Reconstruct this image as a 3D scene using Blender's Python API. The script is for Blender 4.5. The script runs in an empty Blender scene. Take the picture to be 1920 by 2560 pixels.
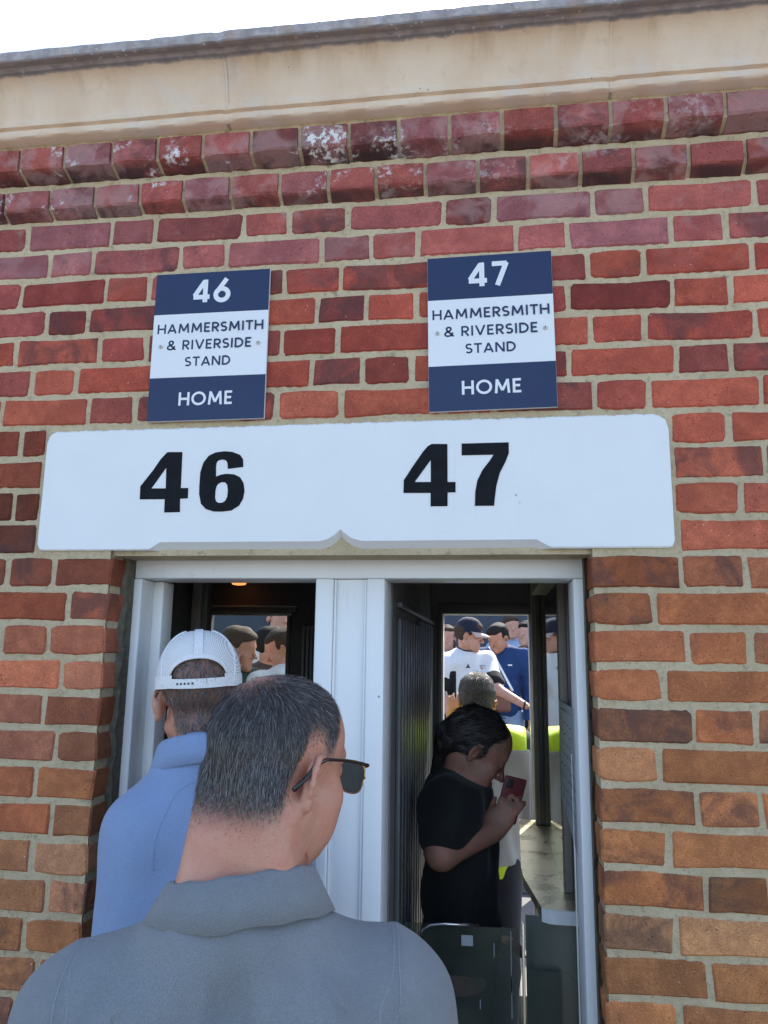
import bpy, bmesh, math, random
import numpy as np
from mathutils import Vector, Matrix
from mathutils.geometry import tessellate_polygon
random.seed(7); rng = np.random.default_rng(7)
sc = bpy.context.scene
COL = sc.collection
# ------------------------------------------------------------------ camera
cam = bpy.data.cameras.new('camera'); camo = bpy.data.objects.new('camera', cam); COL.objects.link(camo)
cam.sensor_fit = 'VERTICAL'; cam.sensor_height = 36.0; cam.sensor_width = 27.0
cam.lens = 1899.7/2560*36.0; cam.clip_start = 0.02; cam.clip_end = 2000
_r = Vector((0.99084254, 0.13432863, 0.01367043)); _u = Vector((0.01136049, -0.18382548, 0.98289325)); _f = Vector((-0.13454367, 0.97373714, 0.18366815))
camo.matrix_world = Matrix(((_r.x, _u.x, -_f.x, 0.8294), (_r.y, _u.y, -_f.y, -1.58638), (_r.z, _u.z, -_f.z, 1.71196), (0, 0, 0, 1)))
sc.camera = camo
sc.render.resolution_x = 768; sc.render.resolution_y = 1024
# ------------------------------------------------------------------ sky, sun, exposure
SUN_EL = math.radians(47); SUN_AZ = math.radians(16)      # behind the wall, a little to the right
w = bpy.data.worlds.new('World'); sc.world = w; w.use_nodes = True
wn = w.node_tree; bg = wn.nodes['Background']
sky = wn.nodes.new('ShaderNodeTexSky'); sky.sky_type = 'NISHITA'; sky.sun_disc = False
sky.sun_elevation = SUN_EL; sky.sun_rotation = SUN_AZ
sky.air_density = 1.0; sky.dust_density = 1.6; sky.ozone_density = 1.0
wn.links.new(sky.outputs[0], bg.inputs[0]); bg.inputs[1].default_value = 0.15
sd = Vector((math.sin(SUN_AZ)*math.cos(SUN_EL), math.cos(SUN_AZ)*math.cos(SUN_EL), math.sin(SUN_EL)))
sl = bpy.data.lights.new('sun', 'SUN'); sl.energy = 4.2; sl.angle = math.radians(0.53); sl.color = (1.0, 0.95, 0.87)
so = bpy.data.objects.new('sun', sl); COL.objects.link(so); so.rotation_euler = sd.to_track_quat('Z', 'Y').to_euler(); so.location = (0, 6, 12)
sc.view_settings.view_transform = 'Standard'; sc.view_settings.look = 'None'
sc.view_settings.exposure = 1.58; sc.view_settings.gamma = 1.0; sc.view_settings.use_curve_mapping = False
sc.cycles.max_bounces = 6; sc.cycles.diffuse_bounces = 3; sc.cycles.glossy_bounces = 3; sc.cycles.transparent_max_bounces = 16
sc.cycles.use_denoising = True
H = 1.92      # bed joint under the lintel

# ------------------------------------------------------------------ object helpers
def tag(o, label=None, cat=None, group=None, kind=None):
    if label: o['label'] = label
    if cat: o['category'] = cat
    if group: o['group'] = group
    if kind: o['kind'] = kind
    return o
def empty(name, loc=(0, 0, 0)):
    o = bpy.data.objects.new(name, None); o.location = loc; COL.objects.link(o); o.empty_display_size = .05
    return o
def link(name, me, parent=None):
    o = bpy.data.objects.new(name, me); COL.objects.link(o)
    if parent:
        o.parent = parent
        o.matrix_parent_inverse = Matrix.Translation(-Vector(parent.location)) if parent.type == 'EMPTY' else Matrix.Identity(4)
        if parent.type != 'EMPTY' and parent.parent: pass
    return o
def mesh(name, v, f, m=None, parent=None, smooth=False):
    me = bpy.data.meshes.new(name)
    me.from_pydata([tuple(map(float, p)) for p in v] if not isinstance(v, np.ndarray) else v.tolist(), [], f if isinstance(f, list) else f.tolist())
    if m: me.materials.append(m)
    if smooth: me.polygons.foreach_set('use_smooth', [True]*len(me.polygons))
    me.update()
    return link(name, me, parent)
class MB:
    """collects faces into one mesh"""
    def __init__(s): s.v = []; s.f = []
    def add(s, v, f):
        b = len(s.v); s.v += [tuple(p) for p in v]; s.f += [tuple(i+b for i in q) for q in f]
    def box(s, a, b):
        (x0, y0, z0), (x1, y1, z1) = a, b
        s.add([(x0,y0,z0),(x1,y0,z0),(x1,y1,z0),(x0,y1,z0),(x0,y0,z1),(x1,y0,z1),(x1,y1,z1),(x0,y1,z1)],
              [(0,3,2,1),(4,5,6,7),(0,1,5,4),(1,2,6,5),(2,3,7,6),(3,0,4,7)])
    def tube(s, pts, r, n=8, cap=True):
        pts = [Vector(p) for p in pts]; rs = r if isinstance(r, (list, tuple)) else [r]*len(pts)
        up = Vector((0.13, .21, .97)); rings = []
        for i, p in enumerate(pts):
            t = (pts[min(i+1, len(pts)-1)]-pts[max(i-1, 0)]).normalized()
            a = t.cross(up)
            if a.length < 1e-3: a = t.cross(Vector((1, 0, 0)))
            a.normalize(); b = t.cross(a)
            rings.append([p+(a*math.cos(2*math.pi*k/n)+b*math.sin(2*math.pi*k/n))*rs[i] for k in range(n)])
        v = [q for rg in rings for q in rg]; f = []
        for i in range(len(pts)-1):
            for k in range(n): f.append((i*n+k, i*n+(k+1) % n, (i+1)*n+(k+1) % n, (i+1)*n+k))
        if cap: f.append(tuple(range(n-1, -1, -1))); f.append(tuple((len(pts)-1)*n+k for k in range(n)))
        s.add(v, f)
    def build(s, name, m, parent=None, smooth=False, bevel=0, seg=2):
        o = mesh(name, s.v, [tuple(q) for q in s.f], m, parent, smooth)
        if bevel:
            bm = bmesh.new(); bm.from_mesh(o.data)
            bmesh.ops.bevel(bm, geom=bm.edges[:], offset=bevel, segments=seg, affect='EDGES', profile=.5, clamp_overlap=True)
            bm.to_mesh(o.data); bm.free()
            if seg > 1: o.data.polygons.foreach_set('use_smooth', [True]*len(o.data.polygons)); o.data.set_sharp_from_angle(angle=math.radians(50))
        return o
def boxo(name, a, b, m, parent=None, bevel=0.002, seg=2):
    q = MB(); q.box(a, b); return q.build(name, m, parent, bevel=bevel, seg=seg)
def polymesh(name, outer, holes, y, m, parent, thick=.0015):
    """flat painted or printed shape standing in an XZ plane at depth y"""
    loops = [[Vector((x, 0, z)) for x, z in outer]]+[[Vector((x, 0, z)) for x, z in h] for h in holes]
    tris = tessellate_polygon([[Vector((p.x, p.z, 0)) for p in l] for l in loops])
    pts = [p for l in loops for p in l]
    v = [(p.x, y, p.z) for p in pts]; f = []
    for t in tris:
        a, b, c = (pts[i] for i in t)
        n = (b.x-a.x)*(c.z-a.z)-(b.z-a.z)*(c.x-a.x)
        f.append(tuple(t) if n > 0 else tuple(reversed(t)))
    n0 = len(v); v += [(p.x, y+thick, p.z) for p in pts]; b = 0
    for l in loops:
        n = len(l)
        for i in range(n): f.append((b+i, b+(i+1) % n, n0+b+(i+1) % n, n0+b+i))
        b += n
    return mesh(name, v, f, m, parent)

# ------------------------------------------------------------------ material helpers
class NT:
    def __init__(s, name):
        s.m = bpy.data.materials.new(name); s.m.use_nodes = True; s.t = s.m.node_tree; s.b = s.t.nodes['Principled BSDF']
    def n(s, typ, ins=None, **props):
        nd = s.t.nodes.new('ShaderNode'+typ)
        for k, v in props.items(): setattr(nd, k, v)
        for k, v in (ins or {}).items(): s.set(nd.inputs[k], v)
        return nd
    def set(s, inp, v):
        if isinstance(v, bpy.types.NodeSocket): s.t.links.new(v, inp)
        else:
            if isinstance(v, (tuple, list)) and len(v) == 3 and inp.type == 'RGBA': v = (*v, 1)
            inp.default_value = v
    def mix(s, f, a, b, blend='MIX'):
        nd = s.n('Mix', data_type='RGBA', blend_type=blend)
        s.set(nd.inputs[0], f); s.set(nd.inputs[6], a); s.set(nd.inputs[7], b); return nd.outputs[2]
    def math(s, op, a, b=0.0, clamp=False):
        nd = s.n('Math', operation=op, use_clamp=clamp); s.set(nd.inputs[0], a); s.set(nd.inputs[1], b); return nd.outputs[0]
    def noise(s, vec, scale, detail=4, rough=.55, dist=0.0, col=False):
        nd = s.n('TexNoise', {'Scale': scale, 'Detail': detail, 'Roughness': rough, 'Distortion': dist})
        if vec is not None: s.set(nd.inputs['Vector'], vec)
        return nd.outputs[1 if col else 0]
    def voro(s, vec, scale, feature='F1', rnd=1.0):
        nd = s.n('TexVoronoi', {'Scale': scale, 'Randomness': rnd}, feature=feature)
        if vec is not None: s.set(nd.inputs['Vector'], vec)
        return nd.outputs['Distance']
    def ramp(s, f, stops, interp='LINEAR'):
        nd = s.n('ValToRGB'); cr = nd.color_ramp; cr.interpolation = interp
        while len(cr.elements) < len(stops): cr.elements.new(.5)
        for e, (p, c) in zip(cr.elements, stops):
            e.position = p; e.color = (c, c, c, 1) if isinstance(c, (int, float)) else (*c, 1)
        s.set(nd.inputs[0], f); return nd.outputs[0]
    def smooth(s, x, a, b, lo=0.0, hi=1.0):
        nd = s.n('MapRange', {'Value': x, 'From Min': a, 'From Max': b, 'To Min': lo, 'To Max': hi}, interpolation_type='SMOOTHSTEP'); return nd.outputs[0]
    def pos(s): return s.n('NewGeometry').outputs['Position']
    def obj(s): return s.n('TexCoord').outputs['Object']
    def xyz(s, v): nd = s.n('SeparateXYZ'); s.set(nd.inputs[0], v); return nd.outputs
    def vmul(s, v, k):
        nd = s.n('VectorMath', operation='MULTIPLY'); s.set(nd.inputs[0], v); nd.inputs[1].default_value = k; return nd.outputs[0]
    def vadd(s, a, b):
        nd = s.n('VectorMath', operation='ADD'); s.set(nd.inputs[0], a); s.set(nd.inputs[1], b); return nd.outputs[0]
    def bump(s, h, strength=.4, dist=.002, normal=None):
        nd = s.n('Bump', {'Strength': strength, 'Distance': dist, 'Height': h})
        if normal is not None: s.set(nd.inputs['Normal'], normal)
        return nd.outputs[0]
    def out(s, color=None, rough=None, normal=None, **kw):
        if color is not None: s.set(s.b.inputs['Base Color'], color)
        if rough is not None: s.set(s.b.inputs['Roughness'], rough)
        if normal is not None: s.set(s.b.inputs['Normal'], normal)
        for k, v in kw.items(): s.set(s.b.inputs[k.replace('_', ' ')], v)
        return s.m

def simple(name, col, rough=.6, var=.12, scale=30, bumps=.15, bscale=120, bdist=.001, metal=0.0, spec=.5, coat=0.0):
    g = NT(name); p = g.pos()
    n1 = g.noise(p, scale, 5); c = g.mix(g.math('MULTIPLY', n1, 1), tuple(max(0, x*(1-var)) for x in col), tuple(min(1, x*(1+var)) for x in col))
    n2 = g.noise(p, bscale, 3)
    return g.out(c, g.smooth(g.noise(p, scale*.7, 3), .3, .7, max(.02, rough-.06), min(1, rough+.06)), g.bump(n2, bumps, bdist), Metallic=metal, Specular_IOR_Level=spec, Coat_Weight=coat)

# brick: the base colour, lens glare tint included, is the object's own colour; grain, soot, lime bloom, chips and pits are on top of it
def brick_material():
    g = NT('brick_clay'); p0 = g.pos(); oi = g.n('ObjectInfo'); rnd = oi.outputs['Random']
    off = g.n('CombineXYZ', {0: g.math('MULTIPLY', rnd, 37.0), 1: g.math('MULTIPLY', rnd, 91.0), 2: g.math('MULTIPLY', rnd, 53.0)}).outputs[0]
    p = g.vadd(p0, off); X, Y, Z = g.xyz(p0)
    base = oi.outputs['Color']
    n_big = g.noise(p, 14, 3, .6, .4); n_mid = g.noise(p, 60, 4, .65); n_fine = g.noise(p, 330, 1, .6)
    c = g.mix(g.smooth(n_big, .3, .7), g.mix(1.0, base, (.72, .68, .70), 'MULTIPLY'), g.mix(1.0, base, (1.16, 1.14, 1.08), 'MULTIPLY'))
    c = g.mix(g.smooth(n_fine, .54, .70, 0, .5), c, g.mix(1.0, base, (1.35, 1.5, 1.6), 'MULTIPLY')); c = g.mix(g.smooth(n_fine, .46, .30, 0, .6), c, g.mix(1.0, base, (.55, .5, .5), 'MULTIPLY'))
    c = g.mix(g.smooth(n_mid, .38, .66, 0, .55), c, g.mix(1.0, base, (.72, .68, .72), 'MULTIPLY'))
    # kiln burn and soot: irregular dark fields on some bricks, mostly the upper ones
    sootn = g.noise(p, 9, 4, .66, .9)
    amt = g.smooth(g.math('FRACT', g.math('MULTIPLY', rnd, 7.31)), .35, 1.0, -.10, .16)
    soot = g.smooth(g.math('ADD', sootn, amt), .53, .74, 0, .62)
    c = g.mix(soot, c, (.075, .050, .050))
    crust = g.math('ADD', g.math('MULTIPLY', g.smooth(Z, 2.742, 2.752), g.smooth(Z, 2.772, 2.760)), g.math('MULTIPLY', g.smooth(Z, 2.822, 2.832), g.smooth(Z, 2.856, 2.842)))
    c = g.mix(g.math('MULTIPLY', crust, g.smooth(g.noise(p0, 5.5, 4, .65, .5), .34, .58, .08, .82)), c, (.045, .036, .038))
    # lime bloom: greyish pink film on the courses under the corbels
    hi = g.smooth(Z, 2.48, 2.78); bl = g.smooth(g.math('ADD', g.noise(p, 16, 3, .6, .6), g.smooth(g.math('FRACT', g.math('MULTIPLY', rnd, 3.77)), 0, 1, -.12, .13)), .5, .7)
    c = g.mix(g.math('MULTIPLY', g.math('MULTIPLY', bl, hi), .45), c, (.50, .32, .30))
    # white crusts on the projecting courses
    cr = g.smooth(g.noise(p0, 7, 6, .62, .4), .545, .64); fl = g.smooth(g.noise(p0, 85, 4, .6), .46, .58)
    band = g.math('MULTIPLY', g.smooth(Z, 2.72, 2.80), g.smooth(X, .95, .4, .25, 1))
    c = g.mix(g.math('MULTIPLY', g.math('MULTIPLY', cr, fl), band), c, (.82, .79, .77))
    # paint specks and chips
    sp = g.math('MULTIPLY', g.smooth(g.voro(p, 60), .085, .05), g.smooth(g.noise(p, 11, 2), .58, .66))
    c = g.mix(sp, c, (.75, .70, .66))
    # drip of black grime on the arris of the corbels is soot as well
    pits = g.math('MULTIPLY', g.smooth(g.voro(p, 95), .16, .07), g.smooth(g.noise(p, 23, 2), .5, .6))
    c = g.mix(g.math('MULTIPLY', pits, .75), c, (.03, .02, .02))
    h = g.math('ADD', g.math('MULTIPLY', n_mid, .8), g.math('ADD', g.math('MULTIPLY', n_fine, .7), g.math('MULTIPLY', pits, -1.2)))
    return g.out(c, g.smooth(n_big, .2, .8, .86, .97), g.bump(h, .75, .0036), Specular_IOR_Level=.16)
M_BRICK = brick_material()

def mortar_material():
    g = NT('lime_mortar'); p = g.pos(); X, Y, Z = g.xyz(p)
    n1 = g.noise(p, 8, 6, .6); n2 = g.noise(p, 70, 5, .65); n3 = g.noise(p, 420, 3, .7)
    lo = g.mix(g.smooth(n1, .3, .7), (.58, .465, .295), (.71, .585, .385)); up = g.mix(g.smooth(n1, .3, .7), (.68, .53, .325), (.80, .645, .42))
    c = g.mix(g.smooth(Z, 1.9, 2.6), lo, up)
    c = g.mix(g.smooth(n2, .5, .75, 0, .45), c, (.20, .17, .13))
    c = g.mix(g.smooth(g.noise(p, 26, 4, .7), .58, .74, 0, .6), c, (.16, .14, .11))
    c = g.mix(g.smooth(n3, .62, .72, 0, .5), c, (.66, .61, .5)); c = g.mix(g.smooth(g.voro(p, 160), .16, .06, 0, .7), c, (.1, .085, .07))
    cr = g.math('MULTIPLY', g.math('MULTIPLY', g.smooth(g.noise(p, 7, 6, .62, .4), .58, .68), g.smooth(g.noise(p, 85, 4, .6), .42, .54)), g.math('MULTIPLY', g.smooth(Z, 2.74, 2.86), g.smooth(X, .95, .4, .25, 1)))
    c = g.mix(cr, c, (.82, .79, .77))
    return g.out(c, .95, g.bump(g.math('ADD', g.math('MULTIPLY', n2, 1.2), g.math('MULTIPLY', n3, .9)), .9, .005), Specular_IOR_Level=.2)
M_MORTAR = mortar_material()

def stone_material():
    g = NT('cornice_sandstone'); p = g.pos(); X, Y, Z = g.xyz(p)
    st = g.noise(g.vmul(p, (5, 5, 1.1)), 1.6, 6, .6); n2 = g.noise(p, 30, 6, .65); n3 = g.noise(p, 300, 3, .6)
    c = g.mix(g.smooth(st, .3, .7), (.74, .54, .375), (.82, .65, .49))
    c = g.mix(g.smooth(g.noise(p, 4.2, 6, .65, .6), .5, .66, 0, .55), c, (.72, .63, .56))
    c = g.mix(g.smooth(n2, .55, .75, 0, .3), c, (.52, .38, .24))
    # grey lichen crust on the exposed lip and rusty runs beneath it
    lip = g.smooth(g.math('ADD', Z, g.math('MULTIPLY', g.noise(p, 22, 4, .7), .010)), H+1.134, H+1.140)
    c = g.mix(g.math('MULTIPLY', lip, .93), c, g.mix(g.smooth(n2, .35, .65), (.29, .26, .265), (.47, .425, .41)))
    c = g.mix(g.math('MULTIPLY', lip, g.smooth(Z, H+1.1385, H+1.1355, 0, .75)), c, (.20, .175, .175))
    runs = g.math('MULTIPLY', g.smooth(g.noise(g.vmul(p, (14, 3, 1.2)), 1.0, 5, .6), .54, .70), g.smooth(Z, H+1.06, H+1.14, 0, .38))
    c = g.mix(runs, c, (.36, .23, .13))
    c = g.mix(g.math('MULTIPLY', g.smooth(g.voro(p, 55), .12, .05), g.smooth(g.noise(p, 9, 2), .6, .68)), c, (.18, .12, .08))
    c = g.mix(g.math('MULTIPLY', lip, g.smooth(g.voro(p, 42), .18, .08)), c, (.5, .46, .44))
    return g.out(c, .85, g.bump(g.math('ADD', n2, g.math('MULTIPLY', n3, .5)), .35, .0025), Specular_IOR_Level=.3)
M_STONE = stone_material()

def paint_white(name, col=(.80, .80, .79), grime=.25, brush=(3, 3, 40), rough=.5):
    g = NT(name); p = g.pos()
    n1 = g.noise(p, 6, 5, .6); n2 = g.noise(g.vmul(p, brush), 3.0, 4, .6); n3 = g.noise(p, 150, 4, .6)
    c = g.mix(g.smooth(n1, .35, .7, 0, .5), col, tuple(x*.955 for x in col))
    c = g.mix(g.smooth(g.noise(p, 38, 6, .7), .64, .74, 0, grime), c, (.42, .37, .29))
    st = g.math('MULTIPLY', g.smooth(g.noise(g.vmul(p, (26, 26, 2.2)), 1.0, 4, .6), .60, .78), g.smooth(g.noise(p, 3.1, 3), .42, .6))
    c = g.mix(g.math('MULTIPLY', st, grime*1.6), c, (.50, .46, .40))
    c = g.mix(g.math('MULTIPLY', g.smooth(g.voro(p, 34), .10, .06), g.smooth(g.noise(p, 9, 2), .60, .66)), c, (.30, .27, .23))
    return g.out(c, g.smooth(n1, .3, .7, rough-.06, rough+.1), g.bump(g.math('ADD', g.math('MULTIPLY', n2, 1.0), g.math('MULTIPLY', n3, .45)), .35, .0016), Specular_IOR_Level=.4)
M_LINTEL = paint_white('masonry_paint_white', (.81, .81, .80), .10, (4, 4, 26), .55)
M_FRAME = paint_white('gloss_paint_white', (.84, .84, .83), .26, (40, 40, 2), .36)
M_BLACKPAINT = simple('black_number_paint', (.010, .011, .014), .75, .3, 40, .25, 90, .0012, 0, .15)
# ================================================================== brick wall
C = .075
wall = empty('brick_wall', (.52, 0, 0)); tag(wall, 'red brick wall with pale mortar, projecting header courses and a doorway', 'wall')
def outline(w, h, j):
    """ten point brick outline with clipped, uneven corners"""
    a = .002+random.random()*.005; r = lambda s=j: random.uniform(-s, s)
    x, z = w/2, h/2
    return [(-x+a+r(), -z+r()), (r(w*.12), -z+r(j*1.3)), (x-a+r(), -z+r()), (x+r(), -z+a+r()), (x+r(), z-a+r()), (x-a+r(), z+r()), (r(w*.12), z+r(j*1.3)), (-x+a+r(), z+r()), (-x+r(), z-a+r()), (-x+r(), -z+a+r())]
def brick_mesh(name, w, h, depth, j=.0023, b=.0040):
    o = outline(w, h, j); n = len(o)
    v = [(x*(1-2*b/w), -.0005+random.uniform(-.0006, .0006), z*(1-2*b/h)) for x, z in o]+[(x, b*.9, z) for x, z in o]+[(x, depth, z) for x, z in o]
    f = [tuple(range(n))]
    for q in range(2):
        for i in range(n): f.append((q*n+(i+1) % n, q*n+i, (q+1)*n+i, (q+1)*n+(i+1) % n))
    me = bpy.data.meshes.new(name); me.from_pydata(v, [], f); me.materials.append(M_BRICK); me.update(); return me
def corbel_mesh(name, w, zb, za, zt, p, p0):
    """header with a chamfered lower edge; z from the chamfer foot (zb) over the arris (za) to the top (zt)"""
    nx = 4; v = []; f = []
    for i in range(nx):
        x = -w/2+w*i/(nx-1)+random.uniform(-.002, .002)*(0 < i < nx-1); r = lambda s=.0018: random.uniform(-s, s)
        e = .003 if i in (0, nx-1) else 0
        zc = .5*(zb+zt)
        v += [(x, .03, zt), (x, -p+.004+e, zt-.0005+r(.001)), (x, -p+e*.6, zt-.004+r(.001)), (x, -p+e*.6+r(.0008), za+.004+r()), (x, -p+.003+e+r(.0012), za-.001+r(.0022)), (x, -p0+e, zb+r(.0015)), (x, .03, zb)]
    v = [(x, y, z-.5*(zb+zt)) for x, y, z in v]; m = 7
    for i in range(nx-1):
        for k in range(m-1): f.append((i*m+k, i*m+k+1, (i+1)*m+k+1, (i+1)*m+k))
    f.append(tuple(range(m-1, -1, -1))); f.append(tuple((nx-1)*m+k for k in range(m)))
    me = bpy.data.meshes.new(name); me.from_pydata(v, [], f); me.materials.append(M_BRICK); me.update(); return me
SW, HW, BH = .2145, .1030, .0630
VS = [brick_mesh('stretcher', SW, BH, .03) for _ in range(9)]
VH = [brick_mesh('header', HW, BH, .03) for _ in range(9)]
VSC = [brick_mesh('corner_stretcher', SW, BH, .112) for _ in range(4)]
VHC = [brick_mesh('corner_header', HW, BH, .112) for _ in range(4)]
def brick_colour(x, z):
    """brick colours with lens glare put in: plum and crimson high up, dark burnt round the lintel's left end, orange lower down"""
    t = min(1, max(0, (z-1.25)/1.2)); r = random.random()
    lo = random.choice([(.53, .175, .078), (.50, .19, .09), (.57, .205, .095), (.46, .175, .088), (.52, .23, .12), (.45, .19, .105)])
    hi = random.choice([(.44, .088, .060), (.47, .100, .065), (.40, .085, .068), (.50, .115, .072), (.36, .088, .075)])
    if z > 2.62: hi = random.choice([(.43, .125, .112), (.39, .13, .122), (.47, .13, .105), (.36, .13, .13), (.42, .115, .098)])
    c = [a*(1-t)+b*t for a, b in zip(lo, hi)]
    if x > 1.0 and z < 1.9: c = [c[0]*.97+.015, c[1]*1.02+.018, c[2]*.95]  # lens haze and warm light put into the lower right bricks' colour
    if x < 0 and 1.84 < z < 2.22: c = [q*.55 for q in c]
    elif x < .05 and z < 1.45 and r < .35: c = [c[0]*1.0, c[1]*1.16, c[2]*1.08]
    k = random.choice((random.uniform(.9, 1.15), random.uniform(.9, 1.15), random.uniform(.62, .9), random.uniform(1.1, 1.3)))
    return (c[0]*k, c[1]*k, c[2]*k, 1)
FAR = MB()      # bricks beyond the picture
nb = 0
def put(x0, x1, k, corner=None, z=None, me=None, vis=None):
    global nb
    jt = .0098
    a = x0+(0 if corner == 'R' else jt/2); b = x1-(0 if corner == 'L' else jt/2)
    w = b-a; zc = H+(k+.5)*C if z is None else z
    inside = (-.40 < (x0+x1)/2 < 1.56) and zc > .92 if vis is None else vis
    if not inside:
        FAR.box((a, 0, zc-BH/2), (b, .03, zc+BH/2)); return
    if me is None:
        st = w > .155
        me = random.choice((VSC if corner else VS) if st else (VHC if corner else VH)); bw = SW if st else HW
    else: bw = HW
    o = bpy.data.objects.new('brick', me); COL.objects.link(o); o.parent = wall; o.matrix_parent_inverse = Matrix.Translation(-wall.location)
    o.location = ((a+b)/2, random.uniform(-.0024, -.0004), zc+random.uniform(-.0012, .0012))
    o.scale = (w/bw, 1, random.uniform(.975, 1.02)); o.rotation_euler = (0, random.uniform(-.007, .007), 0)
    o.color = brick_colour((a+b)/2, zc); nb += 1
def fill(x0, x1, first):
    """alternate stretcher and header between two known joints"""
    out = []; x = x0; st = first
    while x1-x > .26:
        x += .2245 if st else .113; st = not st; out.append(x)
    return out
JT = {10: [-0.288, -0.067, 0.044, 0.264, 0.374, 0.517, 0.739, 0.852, 1.072, 1.184, 1.411], 9: [-0.221, -0.11, 0.112, 0.226, 0.456, 0.572, 0.681, 0.901, 1.013, 1.235, 1.348],
      8: [-0.288, -0.07, 0.04, 0.37, 0.502, 1.055, 1.173, 1.396], 7: [-0.214, -0.109, 0.449, 0.564, 0.677, 1.009, 1.23, 1.348], 6: [-0.287, -0.072, 0.042, 0.37, 0.5, 1.056, 1.169, 1.392],
      5: [-0.238, -0.124, 0.442, 0.556, 0.668, 1.006, 1.23, 1.338], 4: [-0.307, -0.087, 0.027, 0.362, 0.511, 1.059, 1.169, 1.394]}
for k, js in JT.items():
    full = []
    for a, b in zip(js, js[1:]):
        full.append(a); g = b-a
        if g > .27:
            prev = full[-1]-full[-2] if len(full) > 1 else .11
            full += fill(a, b, prev < .16)
    full.append(js[-1])
    if full[1]-full[0] < .16: st = True
    else: st = False
    L = [full[0]]; s2 = st
    while L[0] > -1.5: L.insert(0, L[0]-(.2245 if s2 else .113)); s2 = not s2
    s2 = (full[-1]-full[-2]) < .16; R = [full[-1]]
    while R[-1] < 2.6: R.append(R[-1]+(.2245 if s2 else .113)); s2 = not s2
    al = L[:-1]+full+R[1:]
    for a, b in zip(al, al[1:]): put(a, b, k)
LFT = {3: [-.248, -.183], 2: [-.415, -.184], 1: [-.251, -.184], 0: [-.4, -.184], -1: [-.249, -.135, 0], -2: [-.31, -.094, 0], -3: [-.248, -.133, 0], -4: [-.31, -.096, 0], -5: [-.35, -.129, 0], -6: [-.315, -.094, 0], -7: [-.36, -.134, 0], -8: [-.31, -.088, 0], -9: [-.35, -.126, 0], -10: [-.305, -.085, 0], -11: [-.345, -.127, 0], -12: [-.31, -.092, 0], -13: [-.35, -.135, 0]}
RGT = {3: [1.207, 1.324], 2: [1.207, 1.391], 1: [1.207, 1.338], 0: [1.21, 1.42], -1: [1.038, 1.214, 1.338], -2: [1.038, 1.158, 1.38], -3: [1.038, 1.218, 1.335], -4: [1.038, 1.169, 1.39], -5: [1.038, 1.221, 1.335], -6: [1.038, 1.153, 1.38], -7: [1.038, 1.218, 1.333], -8: [1.038, 1.162, 1.385], -9: [1.038, 1.225, 1.338], -10: [1.038, 1.167, 1.39], -11: [1.038, 1.222, 1.337], -12: [1.038, 1.167, 1.39], -13: [1.038, 1.222, 1.337]}
for k in range(-25, 4):
    kk = k if k >= -13 else (-12 if k % 2 == 0 else -13)
    L = list(LFT[kk]); s2 = (L[1]-L[0]) < .16
    while L[0] > -1.5: L.insert(0, L[0]-(.2245 if s2 else .113)); s2 = not s2
    for a, b in zip(L, L[1:]): put(a, b, k, 'L' if b == 0 else None)
    R = list(RGT[kk]); s2 = (R[-1]-R[-2]) < .16
    while R[-1] < 2.6: R.append(R[-1]+(.2245 if s2 else .113)); s2 = not s2
    for a, b in zip(R, R[1:]): put(a, b, k, 'R' if a == 1.038 else None)
c1 = [-0.342, -0.221, -0.105, 0.01, 0.12, 0.236, 0.356, 0.472, 0.584, 0.698, 0.817, 0.929, 1.044, 1.158, 1.275, 1.391]
c2 = [-0.286, -0.171, -0.05, 0.065, 0.177, 0.294, 0.41, 0.525, 0.64, 0.755, 0.872, 0.99, 1.107, 1.223, 1.345]
for js, zb, za, zt, p, p0 in ((c1, .8315, .8470, .901, .028, .001), (c2, .9165, .9350, .990, .066, .026)):
    vs = [corbel_mesh('corbel_header', HW, zb, za, zt, p, p0) for _ in range(7)]
    js = list(js)
    while js[0] > -1.5: js.insert(0, js[0]-.1155)
    while js[-1] < 2.6: js.append(js[-1]+.1155)
    for a, b in zip(js, js[1:]):
        v = -.45 < (a+b)/2 < 1.6
        if v: put(a, b, 0, None, H+.5*(zb+zt), random.choice(vs), True)
        else: FAR.box((a+.006, -p, H+zb), (b-.006, .02, H+zt))
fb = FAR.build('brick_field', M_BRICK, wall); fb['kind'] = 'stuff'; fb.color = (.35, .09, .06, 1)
# mortar: an uneven sheet just behind the brick faces, with returns into the doorway
def wave(x, y, z, s, seed):
    r = np.random.default_rng(seed); t = 0
    for i in range(7):
        d = r.normal(size=3); d /= np.linalg.norm(d); q = s*(1.0+.6*i); t = t+np.sin((x*d[0]+y*d[1]+z*d[2])*q+r.uniform(0, 6.28))/(1+.5*i)
    return t/3.2
def sheet(x0, x1, z0, z1, y, step=.011):
    nx = max(2, int((x1-x0)/step)); nz = max(2, int((z1-z0)/step))
    X, Z = np.meshgrid(np.linspace(x0, x1, nx), np.linspace(z0, z1, nz)); Y = y+.0011*wave(X, 0*X, Z, 420, 3)+.0009*wave(X, 0*X, Z, 150, 8)+.0005*wave(X, 0*X, Z, 31, 5)
    idx = np.arange(nx*nz).reshape(nz, nx)
    f = np.stack([idx[:-1, :-1], idx[:-1, 1:], idx[1:, 1:], idx[1:, :-1]], -1).reshape(-1, 4)
    return np.stack([X, Y, Z], -1).reshape(-1, 3), f
mq = MB()
for a in ((-.45, -.004, .85, H+4*C), (1.042, 1.62, .85, H+4*C), (-.45, 1.62, H+4*C-.016, H+.835), (-1.6, -.45, -.05, H+.835), (1.62, 2.7, -.05, H+.835), (-.45, -.004, -.05, .85), (1.042, 1.62, -.05, .85)):
    v, f = sheet(*a, .0014, .0052 if a[3] > .85 and -.5 < a[0] < 1.62 and a[2] > .5 else .2); mq.add(v.tolist(), f.tolist())
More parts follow.
